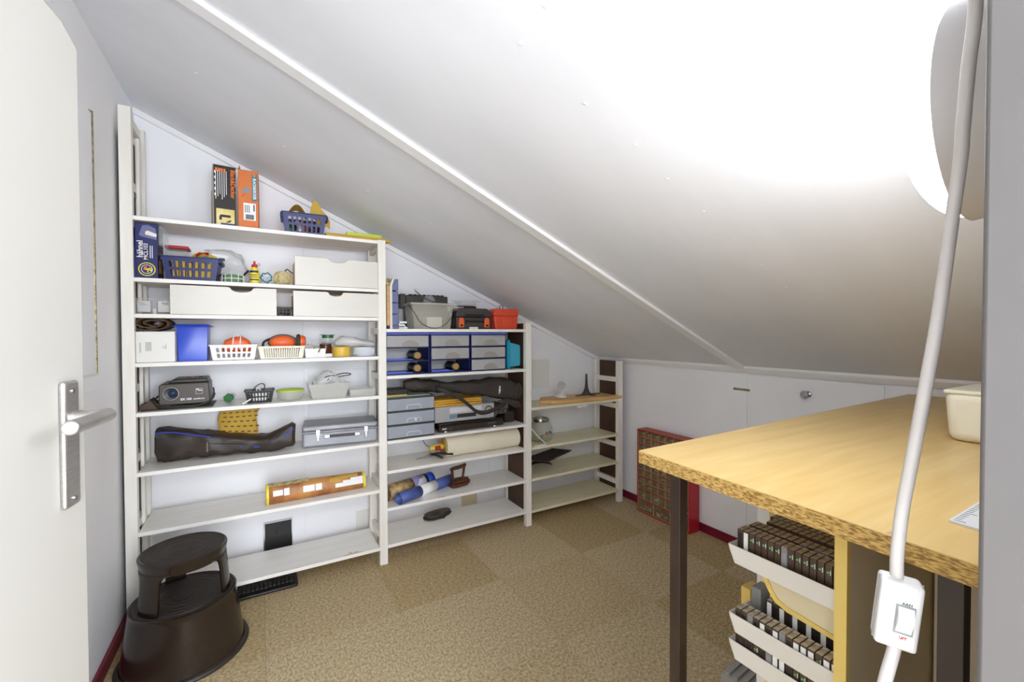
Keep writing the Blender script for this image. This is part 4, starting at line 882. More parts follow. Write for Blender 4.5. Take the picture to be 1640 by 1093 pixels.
# ================================================================= BAY TWO, THIRD SHELF
z = S2[2]
t = thing('drawer_tower', 'three-drawer frosted desk tower with dark frame beside the middle post', 'drawer unit', (0.607, 2.465, z))
D = 0.24; Wt = 0.285
b = B()
for zz in (0.001, 0.078, 0.156, 0.234): b.box(0, 0, zz, Wt, D, zz+0.006)
b.box(0, D-0.006, 0.001, Wt, D, 0.24); b.box(0, 0.03, 0.001, 0.003, D, 0.24); b.box(Wt-0.003, 0.03, 0.001, Wt, D, 0.24); b.to('frame', DGREY, t, bevel=0.001)
for k in range(3):
    zz = 0.0085+k*0.078
    dr = bx(0.004, -0.006, zz, Wt-0.004, D-0.01, zz+0.067).to('drawer', FROST, t, bevel=0.004)
    pts = [(Wt*0.40, -0.008, zz+0.008), (Wt*0.40, -0.009, zz+0.024), (Wt*0.43, -0.009, zz+0.030), (Wt*0.66, -0.009, zz+0.030), (Wt*0.69, -0.009, zz+0.024), (Wt*0.69, -0.008, zz+0.008)]
    B().tube(pts, 0.0016, 6).to('handle_ridge', WPL, dr)
    if k == 1: B().ball((0.165, -0.009, zz+0.020), 0.008, 1, 12).to('white_spot', WPL, dr, smooth=True)
t = thing('notebook_stack', 'papers and yellow notebook lying on top of the frosted drawer tower', 'papers', (0.612, 2.48, z+0.2405))
bx(0, 0, 0, 0.255, 0.20, 0.006).to('grey_papers', mat('grey_green_paper', '#8D9684', 0.7), t); bx(0.0, 0.01, 0.006, 0.12, 0.19, 0.012).to('yellow_notebook', YELM, t)
t = thing('spiral_tray', 'black rack with rows of chrome clips above the yellow notebook', 'rack', (0.612, 2.50, z+0.2530))
bx(0, 0.0, 0, 0.125, 0.12, 0.030).to('rack_body', BLACK, t, bevel=0.002)
b = B()
for r in range(3):
    for k in range(10): b.box(0.006+k*0.0115, -0.0022, 0.004+r*0.009, 0.0125+k*0.0115, -0.0005, 0.0065+r*0.009)
b.to('clips', CHROME, t)
t = thing('disc_player', 'flat black disc player lying on the third shelf under the silver recorder', 'disc player', (0.922, 2.470, z), 0.0)
B().prism([(0, 0.010), (0.44, 0.010), (0.44, 0.050), (0.43, 0.056), (0.01, 0.056), (0, 0.050)], 0.004, 0.24).to('body', mat('gloss_black_plastic', '#2A2320', 0.15), t, bevel=0.002)
bx(0.0, 0.0, 0.012, 0.44, 0.004, 0.040).to('front_panel', mat('front_brown_black', '#3A312B', 0.35), t, bevel=0.001)
text("SONY", 0.0115, WPRINT, t, (0.034, -0.0006, 0.026), FR, bold=0.0003); text("DVD", 0.009, GREYP, t, (0.072, -0.0006, 0.024), FR)
text("Dvd Video/CD", 0.009, GREYP, t, (0.355, -0.0006, 0.032), FR)
b = B()
for x in (0.05, 0.39): b.lathe([(0, 0.0005), (0.022, 0.0005), (0.024, 0.004), (0.022, 0.010), (0, 0.010)], 24, 'z', (x, 0.03, 0)); b.lathe([(0, 0.0005), (0.022, 0.0005), (0.022, 0.010), (0, 0.010)], 20, 'z', (x, 0.20, 0))
b.to('foot', CHROME, t)
t = thing('video_recorder', 'silver video recorder with round dial lying on the black disc player', 'video recorder', (0.905, 2.50, z+0.0566), 0.0)
SILM = mat('silver_plastic', '#BDBEC0', 0.35, 0.3)
bx(0.0, 0.003, 0.004, 0.405, 0.22, 0.098).to('body', SILM, t, bevel=0.002); bx(-0.0, -0.002, 0.004, 0.405, 0.003, 0.098).to('front_panel', SILM, t, bevel=0.002)
bx(0.095, -0.004, 0.058, 0.315, -0.0015, 0.088).to('cassette_door', mat('silver_door', '#D0D0D0', 0.3), t, bevel=0.001)
bx(0.095, -0.0035, 0.022, 0.145, -0.0015, 0.048).to('display', mat('grey_blue_window', '#7C8CA0', 0.2), t)
bx(0.145, -0.0035, 0.024, 0.275, -0.0015, 0.048).to('display', mat('dark_window', '#403C3A', 0.2), t)
B().lathe([(0, -0.008), (0.017, -0.007), (0.020, -0.002), (0.024, -0.002)], 32, 'y', (0.365, 0, 0.056)).to('dial', mat('champagne_metal', '#C9C3A8', 0.3, 0.5), t, smooth=True)
B().lathe([(0.0245, -0.003), (0.0275, -0.003)], 32, 'y', (0.365, 0, 0.056)).to('dial_ring', CHROME, t)
B().lathe([(0, -0.005), (0.006, -0.004), (0.007, -0.002)], 16, 'y', (0.024, 0, 0.068)).to('power_button', mat('champagne_metal', '#C9C3A8', 0.3, 0.5), t)
bx(0.410, 0.0, 0.02, 0.50, 0.15, 0.080).to('tmp_side', DGREY, t); t.children[-1].name = 'side_module'
b = B()
for k in range(4): b.box(0.415+k*0.022, -0.0012, 0.028, 0.430+k*0.022, 0, 0.046); b.box(0.415+k*0.022, -0.0012, 0.052, 0.430+k*0.022, 0, 0.072)
b.to('buttons', CHROME, t)
t = thing('envelope_stack', 'stack of mustard yellow padded envelopes lying on the silver recorder', 'envelopes', (0.900, 2.505, z+0.1550), 0.0)
ENV = mat('mustard_paper', '#D9A83C', 0.7, hex2='#CF9C30', scale=10)
for k, (dx, a) in enumerate(((0, 0), (0.006, 0.02), (-0.004, -0.015))):
    bx(dx, 0.0+0.004*k, 0.001+k*0.014, 0.33+dx, 0.20, 0.0135+k*0.014).to('envelope', ENV, t, bevel=0.005, rot=(0, 0, a))
tag(bx(0, 0, 0, 0.075, 0.12, 0.075).to('black_box', mat('black_box_card', '#2C241E', 0.6), None, bevel=0.002, loc=(1.425, 2.56, z+0.0004)), 'plain black box standing at right end of the third shelf', 'box')
t = thing('tripod_bag', 'long black nylon tripod bag with shoulder strap lying over the electronics', 'bag', (0, 0, 0))
zt = z
st = [(0.735, 2.57, zt+0.300, 0.025, 0.022), (0.760, 2.57, zt+0.298, 0.035, 0.032), (0.83, 2.57, zt+0.292, 0.045, 0.040), (0.90, 2.57, zt+0.285, 0.045, 0.038), (0.98, 2.57, zt+0.272, 0.045, 0.033), (1.08, 2.57, zt+0.262, 0.05, 0.036), (1.18, 2.565, zt+0.256, 0.055, 0.044),
      (1.28, 2.56, zt+0.252, 0.060, 0.058), (1.38, 2.555, zt+0.240, 0.064, 0.072), (1.44, 2.55, zt+0.228, 0.066, 0.074), (1.47, 2.55, zt+0.215, 0.064, 0.070), (1.505, 2.55, zt+0.205, 0.055, 0.058), (1.515, 2.55, zt+0.204, 0.04, 0.045)]
B().loft(st, 26, 3.2, 0.011).to('bag_body', NYLON, t, smooth=True)
def strap(pts, wd, name='strap'):
    P = catmull([Vector(p) for p in pts], 6); b = B()
    g = [(b.bm.verts.new(p+Vector((0, 0, wd/2))), b.bm.verts.new(p-Vector((0, 0, wd/2)))) for p in P]
    for a, c in zip(g, g[1:]): b.bm.faces.new((a[0], c[0], c[1], a[1]))
    return b.to(name, NYLON, t, thick=0.003, smooth=True)
strap([(0.92, 2.515, zt+0.272), (0.99, 2.49, zt+0.245), (1.07, 2.485, zt+0.200), (1.13, 2.485, zt+0.150), (1.18, 2.487, zt+0.110), (1.24, 2.49, zt+0.098), (1.33, 2.49, zt+0.118), (1.40, 2.495, zt+0.150)], 0.026)
B().box(0.915, 2.51, zt+0.255, 0.945, 2.522, zt+0.295).to('strap_buckle', BLACK, t, bevel=0.002)
b = B(); b.prism([(1.33, zt+0.165), (1.40, zt+0.175), (1.50, zt+0.150), (1.515, zt+0.110), (1.47, zt+0.105), (1.42, zt+0.135)], 2.49, 2.50); b.to('end_flap', NYLON, t, bevel=0.003)
b = B(); b.prism([(1.455, zt+0.17), (1.515, zt+0.19), (1.52, zt+0.25), (1.49, zt+0.28), (1.465, zt+0.25)], 2.482, 2.50); b.to('end_flap', NYLON, t, bevel=0.004)
text("Velbon", 0.022, WPRINT, t, (1.347, 2.4895, zt+0.237), (PI/2, -PI/2, 0), bold=0.0006, sx=0.80)
tag(bx(0, 0, 0, 0.03, 0.08, 0.03).to('pale_block', CREAMP, None, loc=(1.487, 2.61, z+0.205), bevel=0.002), 'pale block behind the wide end of the tripod bag', 'block')
bpy.data.objects.remove(bpy.data.objects['pale_block'])

# ================================================================= BAY TWO, FOURTH SHELF
z = S2[3]
t = thing('cardboard_tube', 'thick off-white paper roll lying on the fourth shelf of the middle bay', 'tube', (0.985, 2.555, z+0.065), 0.0)
B().lathe([(0.052, 0.0), (0.0635, 0.0), (0.0645, 0.002), (0.0645, 0.52), (0.062, 0.522), (0.052, 0.522), (0.052, 0.0)], 48, 'x').to('paper_roll', PAPER, t, smooth=True)
B().lathe([(0.046, -0.012), (0.053, -0.012), (0.053, 0.10), (0.046, 0.10), (0.046, -0.012)], 36, 'x').to('inner_core', CARDB, t, smooth=True)
t = thing('voltage_tester', 'yellow and red handled tool stuck in mouth of the paper roll', 'tool', (0.905, 2.60, z+0.05), 0.0)
B().tube([(0, 0, 0.0), (0.05, 0, 0.006), (0.10, -0.01, 0.008)], [0.012, 0.02, 0.018], 10).to('yellow_body', YEL, t, smooth=True)
bx(0.030, -0.024, -0.012, 0.066, -0.015, 0.018).to('red_panel', RPRINT, t, bevel=0.002)
t = thing('pliers', 'black handled pliers resting on the shelf before the paper roll', 'pliers', (0.805, 2.52, z+0.008), 0.0)
B().tube([(0.0, 0.05, 0.0), (0.05, 0.04, 0.008), (0.085, 0.03, 0.018)], [0.0025, 0.004, 0.006], 8).to('jaw', CHROME, t, smooth=True)
B().cyl((0.088, 0.018, 0.022), 0.012, 0.016, 'y', 16).to('joint', CHROME, t)
B().tube([(0.09, 0.02, 0.024), (0.13, 0.005, 0.03), (0.19, -0.018, 0.022), (0.215, -0.024, 0.018)], [0.006, 0.008, 0.007], 8, smooth=3).to('handle', BLACK, t, smooth=True)
B().tube([(0.09, 0.02, 0.022), (0.12, 0.0, 0.018), (0.15, -0.02, 0.003)], [0.006, 0.008, 0.007], 8, smooth=3).to('handle', BLACK, t, smooth=True)
tag(B().tube([(0.857, 2.62, z+0.128), (0.868, 2.60, z+0.10), (0.885, 2.60, z+0.075), (0.905, 2.60, z+0.062)], 0.002, 6, smooth=3).to('thin_cable', BLACK, smooth=True), 'thin black cable hanging from the shelf behind yellow tool', 'cable')

# ================================================================= BAY TWO, FIFTH SHELF
z = S2[4]
def roll(name, label, p0, p1, r, segs):
    a = Vector(p0); d = Vector(p1)-a; L_ = d.length; rz = math.atan2(d.y, d.x)
    t = thing(name, label, 'poster', (p0[0], p0[1], p0[2]), rz)
    for (u0, u1, m, nm) in segs:
        B().lathe([(r, L_*u0), (r, L_*u1)], 36, 'x').to(nm, m, t, thick=0.0016, smooth=True)
    return t
t = roll('rolled_poster', 'thick rolled poster with rock and purple print beside the middle post', (0.625, 2.555, z+0.048), (0.935, 2.66, z+0.048), 0.046, ((0, 0.52, PROCK, 'rock_print'), (0.52, 0.79, PPURP, 'pale_print'), (0.79, 0.85, BLACK, 'black_band'), (0.85, 1.0, PBLUE2, 'blue_band')))
t = roll('rolled_poster', 'thin rolled blue and white poster lying aslant before the iron', (0.672, 2.465, z+0.034), (1.06, 2.635, z+0.034), 0.032, ((0, 0.37, PBLUE, 'blue_print'), (0.37, 0.66, WPRINT, 'white_print'), (0.66, 1.0, PBLUE, 'blue_print')))
B().lathe([(0.022, 0.001), (0.022, 0.25)], 24, 'x').to('inner_layer', PBLUE, t, thick=0.001, smooth=True)
t = thing('flat_iron', 'rusty antique flat iron with arched handle on the fifth shelf', 'iron', (1.188, 2.610, z), PI+0.16)
b = B(); o2 = [(0, 0.0), (0.05, -0.042), (0.12, -0.046), (0.155, -0.036), (0.16, 0.036), (0.12, 0.046), (0.05, 0.042)]
b.prism([(x, y) for x, y in o2], 0.001, 0.022, 'z'); b.to('sole', RUST, t, bevel=0.003)
b = B(); b.prism([(x*0.86+0.012, y*0.80) for x, y in o2], 0.022, 0.040, 'z'); b.to('body', RUST, t, bevel=0.005)
B().tube([(0.135, 0, 0.038), (0.140, 0, 0.112)], 0.009, 10).to('handle_post', RUST, t, smooth=True); B().tube([(0.060, 0, 0.038), (0.046, 0, 0.116)], 0.008, 10).to('handle_post', RUST, t, smooth=True)
B().tube([(0.036, 0, 0.126), (0.05, 0, 0.120), (0.09, 0, 0.116), (0.13, 0, 0.115), (0.150, 0, 0.112)], [0.009, 0.012, 0.012, 0.012, 0.009], 12).to('handle', RUST, t, smooth=True)

# ================================================================= BAY TWO, BOTTOM SHELF
z = S2[5]
t = thing('hand_sander', 'flat dark pointed sander base with red dot on the bottom shelf', 'sander', (0.885, 2.665, z), 0.18)
out = [(0.0, 0.0), (0.01, -0.035), (0.04, -0.055), (0.09, -0.058), (0.12, -0.066), (0.13, -0.050), (0.175, -0.034), (0.205, -0.010), (0.208, 0.012), (0.195, 0.034), (0.15, 0.050), (0.09, 0.052), (0.04, 0.046), (0.01, 0.030)]
B().prism(out, 0.001, 0.008, 'z').to('sole_plate', mat('dark_grey_rubber', '#4A423C', 0.6), t, bevel=0.002)
B().prism([(x*0.93+0.008, y*0.90) for x, y in out], 0.009, 0.026, 'z').to('body', mat('dark_brown_plastic', '#3A302A', 0.35), t, bevel=0.006)
B().prism([(0.055, -0.022), (0.10, -0.026), (0.12, -0.01), (0.118, 0.014), (0.06, 0.018)], 0.026, 0.029, 'z').to('recess', BLACK, t, bevel=0.001)
B().cyl((0.178, 0.012, 0.026), 0.006, 0.002).to('red_dot', RPRINT, t)

# ================================================================= BAY THREE
z = S3[0]
t = thing('wooden_board', 'varnished pine board with wavy edge lying on the top cream shelf', 'board', (0, 0, z))
pts = [(1.70, 2.55), (1.84, 2.475), (1.95, 2.462), (2.10, 2.455), (2.13, 2.449), (2.30, 2.447), (2.395, 2.449), (2.40, 2.50), (2.355, 2.515), (2.352, 2.66), (2.05, 2.69), (1.80, 2.69)]
B().prism(pts, 0.001, 0.026, 'z').to('plank', PINE, t, bevel=0.003)
t = thing('spot_lamp', 'small white adjustable spot lamp standing on the pine board', 'lamp', (1.925, 2.60, z+0.0265))
B().lathe([(0, 0), (0.045, 0), (0.048, 0.004), (0.046, 0.012), (0.015, 0.026), (0, 0.028)], 28).to('base', WPL, t, smooth=True)
B().tube([(0.0, 0, 0.022), (0.014, 0, 0.04), (0.022, 0.0, 0.062)], 0.006, 10, smooth=3).to('arm', WPL, t, smooth=True)
B().lathe([(0.0, 0.052), (0.014, 0.050), (0.030, 0.034), (0.036, 0.0), (0.038, -0.004), (0.034, -0.004)], 28, 'y').to('lamp_shade', WPL, t, smooth=True, loc=(-0.004, -0.01, 0.088), rot=(0.1, 0, -0.45))
B().lathe([(0, 0.002), (0.020, 0.0), (0.033, -0.001)], 28, 'y').to('reflector', SILM, t, smooth=True, loc=(-0.004, -0.01, 0.088), rot=(0.1, 0, -0.45))
t = thing('spike_stand', 'dark trumpet-shaped spike with flat three-pronged foot on pine board', 'stand', (2.17, 2.60, z+0.0265))
B().lathe([(0, 0.003), (0.038, 0.003), (0.034, 0.012), (0.022, 0.028), (0.014, 0.055), (0.010, 0.090), (0.008, 0.150), (0.006, 0.162), (0, 0.163)], 24).to('spike', DGREY, t, smooth=True)
b = B()
for a in (PI*1.08, -0.12, PI*1.5+0.4):
    b.tube([(0.02*math.cos(a), 0.02*math.sin(a), 0.004), (0.10*math.cos(a)*(1.3 if a != PI*1.5+0.4 else 0.4), 0.10*math.sin(a), 0.003)], [0.005, 0.0025], 8)
b.to('foot_prong', DGREY, t, smooth=True)
t = thing('shelf_hook', 'white plastic clip pair hanging under edge of the top cream shelf', 'clip', (2.005, 2.4465, z-0.020))
b = B(); b.box(-0.045, 0, -0.010, 0.045, 0.008, -0.0005); b.box(-0.03, 0, -0.020, -0.006, 0.008, -0.010); b.box(0.018, 0, -0.016, 0.040, 0.008, -0.010); b.to('clip', WPL, t, bevel=0.001)
tag(B().lathe([(0, 0.001), (0.030, 0.001), (0.030, 0.006), (0.02, 0.012), (0, 0.013)], 20, 'z').to('white_puck', WPL, None, smooth=True, loc=(1.625, 2.60, z)), 'white round cap lying on top cream shelf beside the third post', 'cap')
z = S3[1]
t = thing('glass_jar', 'lidded glass jar with pebbles and coloured bits on second cream shelf', 'jar', (1.735, 2.585, z))
B().lathe([(0, 0.002), (0.070, 0.002), (0.082, 0.014), (0.084, 0.06), (0.084, 0.10), (0.070, 0.125), (0.052, 0.135), (0.050, 0.150)], 40).to('jar_body', GLASS, t, smooth=True)
B().lathe([(0.050, 0.140), (0.060, 0.140), (0.062, 0.150), (0.060, 0.160), (0.050, 0.160)], 36).to('collar', CHROME, t, smooth=True)
B().lathe([(0, 0.200), (0.010, 0.199), (0.014, 0.190), (0.009, 0.180), (0.022, 0.175), (0.055, 0.164), (0.058, 0.160)], 32).to('lid', GLASS, t, smooth=True)
b = B(); random.seed(9)
for k in range(60):
    a = random.uniform(0, 2*PI); r = random.uniform(0, 0.062); b.ball((r*math.cos(a), r*math.sin(a), 0.012+random.uniform(0, 0.030)), random.uniform(0.007, 0.011), 0.7, 8)
o = b.to('pebbles', STONE, t, smooth=True); stuff(o)
for (x, y, zz, m, nm) in ((0.010, -0.062, 0.062, RPRINT, 'red_bit'), (0.046, -0.050, 0.060, BLUEBIN, 'blue_bit'), (-0.030, -0.060, 0.045, PBLUE, 'pale_blue_bit'), (0.06, -0.03, 0.04, mat('pale_blue', '#8CA6C8', 0.5), 'pale_blue_bit')):
    B().ball((x, y, zz), 0.012, 0.9, 8, 0.005).to(nm, m, t)
t = thing('white_cable', 'thin white cable looped on the second cream shelf before glass jar', 'cable', (0, 0, z))
B().tube([(1.585, 2.52, 0.14), (1.61, 2.49, 0.10), (1.65, 2.475, 0.05), (1.70, 2.47, 0.006), (1.69, 2.462, 0.004), (1.64, 2.458, 0.004), (1.60, 2.46, 0.004)], 0.003, 7, smooth=5).to('cable', WPL, t, smooth=True)
z = S3[2]
t = thing('rubber_mat', 'two dark brown jagged rubber mat pieces lying on third cream shelf', 'mat', (0, 0, z))
def jag(p0, p1, p2, p3, n=9, d=0.010):
    P = [Vector(p) for p in (p0, p1, p2, p3)]; out = []
    for k in range(4):
        a, c = P[k], P[(k+1) % 4]; e = (c-a); nrm = Vector((e.y, -e.x)).normalized()
        for i in range(n):
            for q, s in ((0.0, 0), (0.25, 0), (0.25, 1), (0.75, 1), (0.75, 0)):
                if k in (0, 2): out.append(a+e*((i+q)/n)+nrm*(-d*s))
            if k in (1, 3): out.append(a+e*(i/n))
    return [(p.x, p.y) for p in out]
o = B().prism(jag((1.70, 2.425), (2.00, 2.545), (1.90, 2.66), (1.58, 2.56)), 0, 0.010, 'z').to('mat_piece', MATB, t); o.location = (0.01, 0.035, 0.006); o.rotation_euler = (0.02, -0.02, 0)
B().sheet(lambda u, v: (1.585+0.26*u, 2.60+0.09*v, 0.016+0.03*math.sin(PI*u)*(1-v)+0.014*v), 12, 3).to('mat_piece', MATB, t, thick=0.007, smooth=True)

# ================================================================= RED PARTS CABINET
t = thing('parts_cabinet', 'red metal small parts cabinet with clear drawers against the knee wall', 'cabinet', (2.372, 1.822, 0.0005))
Wc, Hc, Dc = 0.448, 0.600, 0.098
b = B(); b.box(0, 0, 0, Dc, 0.008, Hc); b.box(0, Wc-0.008, 0, Dc, Wc, Hc); b.box(0, 0.008, 0, Dc, Wc-0.008, 0.010); b.box(Dc-0.003, 0.008, 0.01, Dc, Wc-0.008, Hc-0.006)
b.to('cabinet_shell', REDCAB, t)
b = B(); b.box(-0.0, 0, Hc-0.006, Dc, Wc, Hc+0.002); b.to('top_panel', REDTOP, t, bevel=0.001)
rows = [0.098, 0.170]+[0.170+0.0472*(k+1) for k in range(8)]
b = B()
for zz in rows: b.box(0, 0.008, zz-0.004, Dc-0.01, Wc-0.008, zz+0.001)
b.to('divider', REDCAB, t)
nC = 7; cw = (Wc-0.016)/nC
def cdrawer(w, h):
    me = B(); me.box(-0.0012, 0.0004, 0.001, 0.0, 0.0022, h, 1); me.box(-0.0012, w-0.0022, 0.001, 0.0, w-0.0004, h, 1); me.box(-0.0012, 0.0022, 0.001, 0.0, w-0.0022, 0.0035, 1)
    me.box(0.002, 0.0008, 0.001, 0.085, w-0.0008, 0.0022)
    me.box(0.0, 0.0008, 0.001, 0.002, w-0.0008, h); me.box(0.002, 0.0008, 0.0022, 0.085, 0.002, h*0.85); me.box(0.002, w-0.002, 0.0022, 0.085, w-0.0008, h*0.85)
    me.box(-0.006, w*0.3, h*0.42, 0.0, w*0.7, h*0.50)
    return me.to('drawer', [CLEARB, mat('pale_drawer_edge', '#BFA877', 0.3)], t)
def cparts(w, h, seed):
    random.seed(seed); b = B()
    for k in range(9):
        x, y, zz = random.uniform(0.006, 0.06), random.uniform(0.006, w-0.012), 0.003+random.uniform(0, h*0.30)
        b.box(x, y, zz, x+0.014, y+random.uniform(0.005, 0.012), zz+0.009)
    o = b.to('small_parts', HARDW); stuff(o); return o
hs = 0.0405
d0 = None; pr = [None]*4
for r in range(9):
    zr = 0.171+0.0472*r
    hh = hs if r < 8 else 0.0
    if zr+hs > Hc: break
    for c in range(nC):
        y = 0.008+c*cw
        if d0 is None: d0 = cdrawer(cw, hs); d = d0
        else: d = copy(d0, t)
        d.location = (0.001, y, zr)
        k = (r*3+c*5) % 4
        if pr[k] is None: pr[k] = cparts(cw, hs, k+20); p = pr[k]; p.parent = d
        else: p = copy(pr[k], d)
m0 = None
for c in range(nC):
    y = 0.008+c*cw
    if m0 is None: m0 = cdrawer(cw, 0.066); d = m0
    else: d = copy(m0, t)
    d.location = (0.001, y, 0.099)
    if c % 2 == 0: p = cparts(cw, 0.066, 40+c); p.parent = d; p.data.materials[0] = CREAMP
for c in range(3):
    w3 = (Wc-0.016)/3; d = cdrawer(w3, 0.082); d.location = (0.001, 0.008+c*w3, 0.010)
    b = B(); random.seed(c+60)
    for k in range(7): 
        y = random.uniform(0.02, w3-0.05); zz = random.uniform(0.004, 0.03); b.box(0.01, y, zz, 0.016, y+0.04, zz+0.010)
    p = b.to('small_parts', CREAMP, d); stuff(p)
tag(B().prism([(0, 0), (0.018, 0.004), (0.022, 0.016), (0.006, 0.018)], 0, 0.003, 'z').to('teal_scrap', TEALS, None, loc=(2.33, 2.25, 0.001)), 'tiny teal scrap on carpet beside the red parts cabinet', 'scrap')

# ================================================================= STEP STOOL
CX, CY = -0.283, 2.185
t = thing('step_stool', 'round dark brown plastic step stool standing before the left bay', 'stool', (CX, CY, 0.0005))
B().lathe([(0.200, 0.0), (0.219, 0.001), (0.222, 0.008), (0.219, 0.016), (0.207, 0.020)], 64).to('bumper_ring', RUBBER, t, smooth=True)
B().lathe([(0.205, 0.020), (0.203, 0.030), (0.178, 0.215), (0.176, 0.232), (0.178, 0.238), (0.173, 0.240), (0.168, 0.236)], 64).to('base_drum', STOOLM, t, smooth=True)
B().lathe([(0.168, 0.236), (0.1675, 0.2375), (0.150, 0.2375), (0.149, 0.236), (0.146, 0.236), (0.145, 0.2385), (0.0, 0.2385)], 64).to('step_tread', RUBBER, t, smooth=False)
b = B()
for r in (0.03, 0.055, 0.08, 0.105, 0.13, 0.158): b.lathe([(r, 0.2383), (r+0.0018, 0.2398), (r+0.0036, 0.2383)], 48)
b.to('tread_rings', RUBBER, t)
# upper drum with arched openings
def leg(a_c, half):
    b = B(); n = 12; zz = [0.2385, 0.26, 0.30, 0.335, 0.355, 0.370, 0.382, 0.390]
    wid = [1, 1, 1, 1.0, 1.05, 1.15, 1.4, 2.1]
    g = []
    for zq, w_ in zip(zz, wid):
        r = 0.150-0.012*(zq-0.24)/0.15
        g.append([b.bm.verts.new((r*math.cos(a_c+half*w_*(2*i/n-1)), r*math.sin(a_c+half*w_*(2*i/n-1)), zq)) for i in range(n+1)])
    for A, C in zip(g, g[1:]):
        for i in range(n): b.bm.faces.new((A[i], A[i+1], C[i+1], C[i]))
    return b.to('leg', STOOLM, t, thick=0.012, smooth=True)
for a, hw in ((-2.32, 0.30), (-0.16, 0.30), (1.90, 0.24)): leg(a, hw)
B().lathe([(0.128, 0.384), (0.1405, 0.384), (0.1425, 0.392), (0.1445, 0.412), (0.1475, 0.420), (0.1475, 0.428), (0.143, 0.431), (0.138, 0.429)], 64).to('top_rim', STOOLM, t, smooth=True)
B().lathe([(0.138, 0.429), (0.136, 0.4275), (0.0, 0.4275)], 64).to('top_tread', RUBBER, t)
b = B()
for r in (0.028, 0.04, 0.052, 0.085, 0.110, 0.128): b.lathe([(r, 0.4274), (r+0.0018, 0.4288), (r+0.0036, 0.4274)], 48)
b.to('tread_rings', RUBBER, t)

# ================================================================= WORK TABLE
ZT = 1.03
t = thing('work_table', 'beech laminate work table with chipboard edge and dark steel legs', 'table', (0, 0, 0))
OUT = [(0.749, 0.712), (0.712, 0.112), (2.46, 0.112), (2.46, 0.765)]
B().prism(OUT, ZT-0.0012, ZT, 'z').to('laminate_top', LAM, t)
B().prism(OUT, ZT-0.028, ZT-0.0013, 'z').to('table_board', CHIP, t)
for (x, y) in ((0.776, 0.620), (0.776, 0.184), (2.40, 0.62), (2.40, 0.184)):
    bx(x, y, 0.001, x+0.025, y+0.026, ZT-0.0285).to('leg', STEELD, t, bevel=0.001)
b = B(); b.box(0.801, 0.625, ZT-0.055, 2.40, 0.645, ZT-0.0285); b.to('rail', STEELD, t)
t = thing('storage_tub', 'large cream plastic tub standing on the table beside the lamp', 'tub', (1.60, 0.30, ZT))
b = B().taper(0.25, 0.19, 0.125, 0.93); b.to('body', CPL, t, bevel=0.022, seg=4)
bx(-0.1245, -0.0945, 0.118, 0.1245, 0.0945, 0.128).to('lid', CPL, t, bevel=0.004)
t = thing('ruler_sheet', 'white plastic ruler sheet with tick marks lying on table front', 'ruler', (0.842, 0.205, ZT))
B().prism([(0, 0.012), (0.30, 0.012), (0.30, -0.085), (-0.012, -0.085)], 0.0003, 0.0035, 'z').to('sheet', mat('ruler_white', '#D5D8DA', 0.3), t)
b = B()
for k in range(28): b.box(0.006+k*0.0095, 0.002-(0.006 if k % 5 == 0 else 0.0), 0.0035, 0.0068+k*0.0095, 0.009, 0.0039)
b.box(0.012, -0.050, 0.0035, 0.05, -0.049, 0.0039); b.to('tick_marks', KPRINT, t)
tag(B().prism([(0.0, 0), (0.020, 0.0), (0.024, 0.012), (0.004, 0.016)], 0, 0.0004, 'z').to('tape_piece', mat('tape_film', '#D9C9B0', 0.3, alpha=0.6), None, loc=(0.722, 0.232, ZT+0.0004)), 'small clear tape piece stuck at the table front edge', 'tape')

# ================================================================= CABINET UNDER THE TABLE WITH SLIDE TRAYS
t = thing('tape_cabinet', 'beige open cabinet under the table carrying white trays of tape cases', 'cabinet', (0, 0, 0))
bx(0.812, 0.3225, 0.02, 1.30, 0.3395, ZT-0.029).to('side_panel', BEIGEB, t)
bx(0.800, 0.3222, 0.02, 0.812, 0.3398, ZT-0.029).to('edge_band', YEDGE, t)
bx(1.16, 0.115, 0.02, 1.30, 0.318, ZT-0.029).to('inner_panel', mat('beige_grey_board', '#E0D4B8', 0.6), t)
bx(1.17, 0.340, 0.25, 1.186, 0.608, ZT-0.029).to('back_panel', CREAMB, t)
bx(1.168, 0.610, 0.02, 1.190, 0.636, ZT-0.029).to('corner_post', WPL, t); bx(1.168, 0.637, 0.02, 1.186, 0.647, ZT-0.029).to('corner_post', YEDGE, t); bx(1.168, 0.648, 0.02, 1.186, 0.680, ZT-0.029).to('corner_post', WPL, t)
# curved carrier boards under the trays
def carrier(zt, dz=0.085, m=CREAMB):
    P = [(0.345, zt), (0.526, zt), (0.490, zt-dz*0.62), (0.478, zt-dz*0.78), (0.455, zt-dz*0.86), (0.345, zt-dz*0.95)]
    B().prism(P, 0.885, 0.892, 'x').to('carrier_board', m, t)
    b = B(); e = 0.009
    rim = P[1:]; inn = [(0.526-e*1.3, zt), (0.490-e, zt-dz*0.62+e*0.3), (0.478-e*0.6, zt-dz*0.78+e), (0.455, zt-dz*0.86+e), (0.345, zt-dz*0.95+e)]
    for k in range(4):
        b.prism([rim[k], rim[k+1], inn[k+1], inn[k]], 0.882, 0.893, 'x')
    b.to('carrier_edge', YEDGE, t)
carrier(0.838, 0.098); carrier(0.640, 0.10)
TRAYM = mat('tray_ivory_plastic', '#D6D1C6', 0.4)
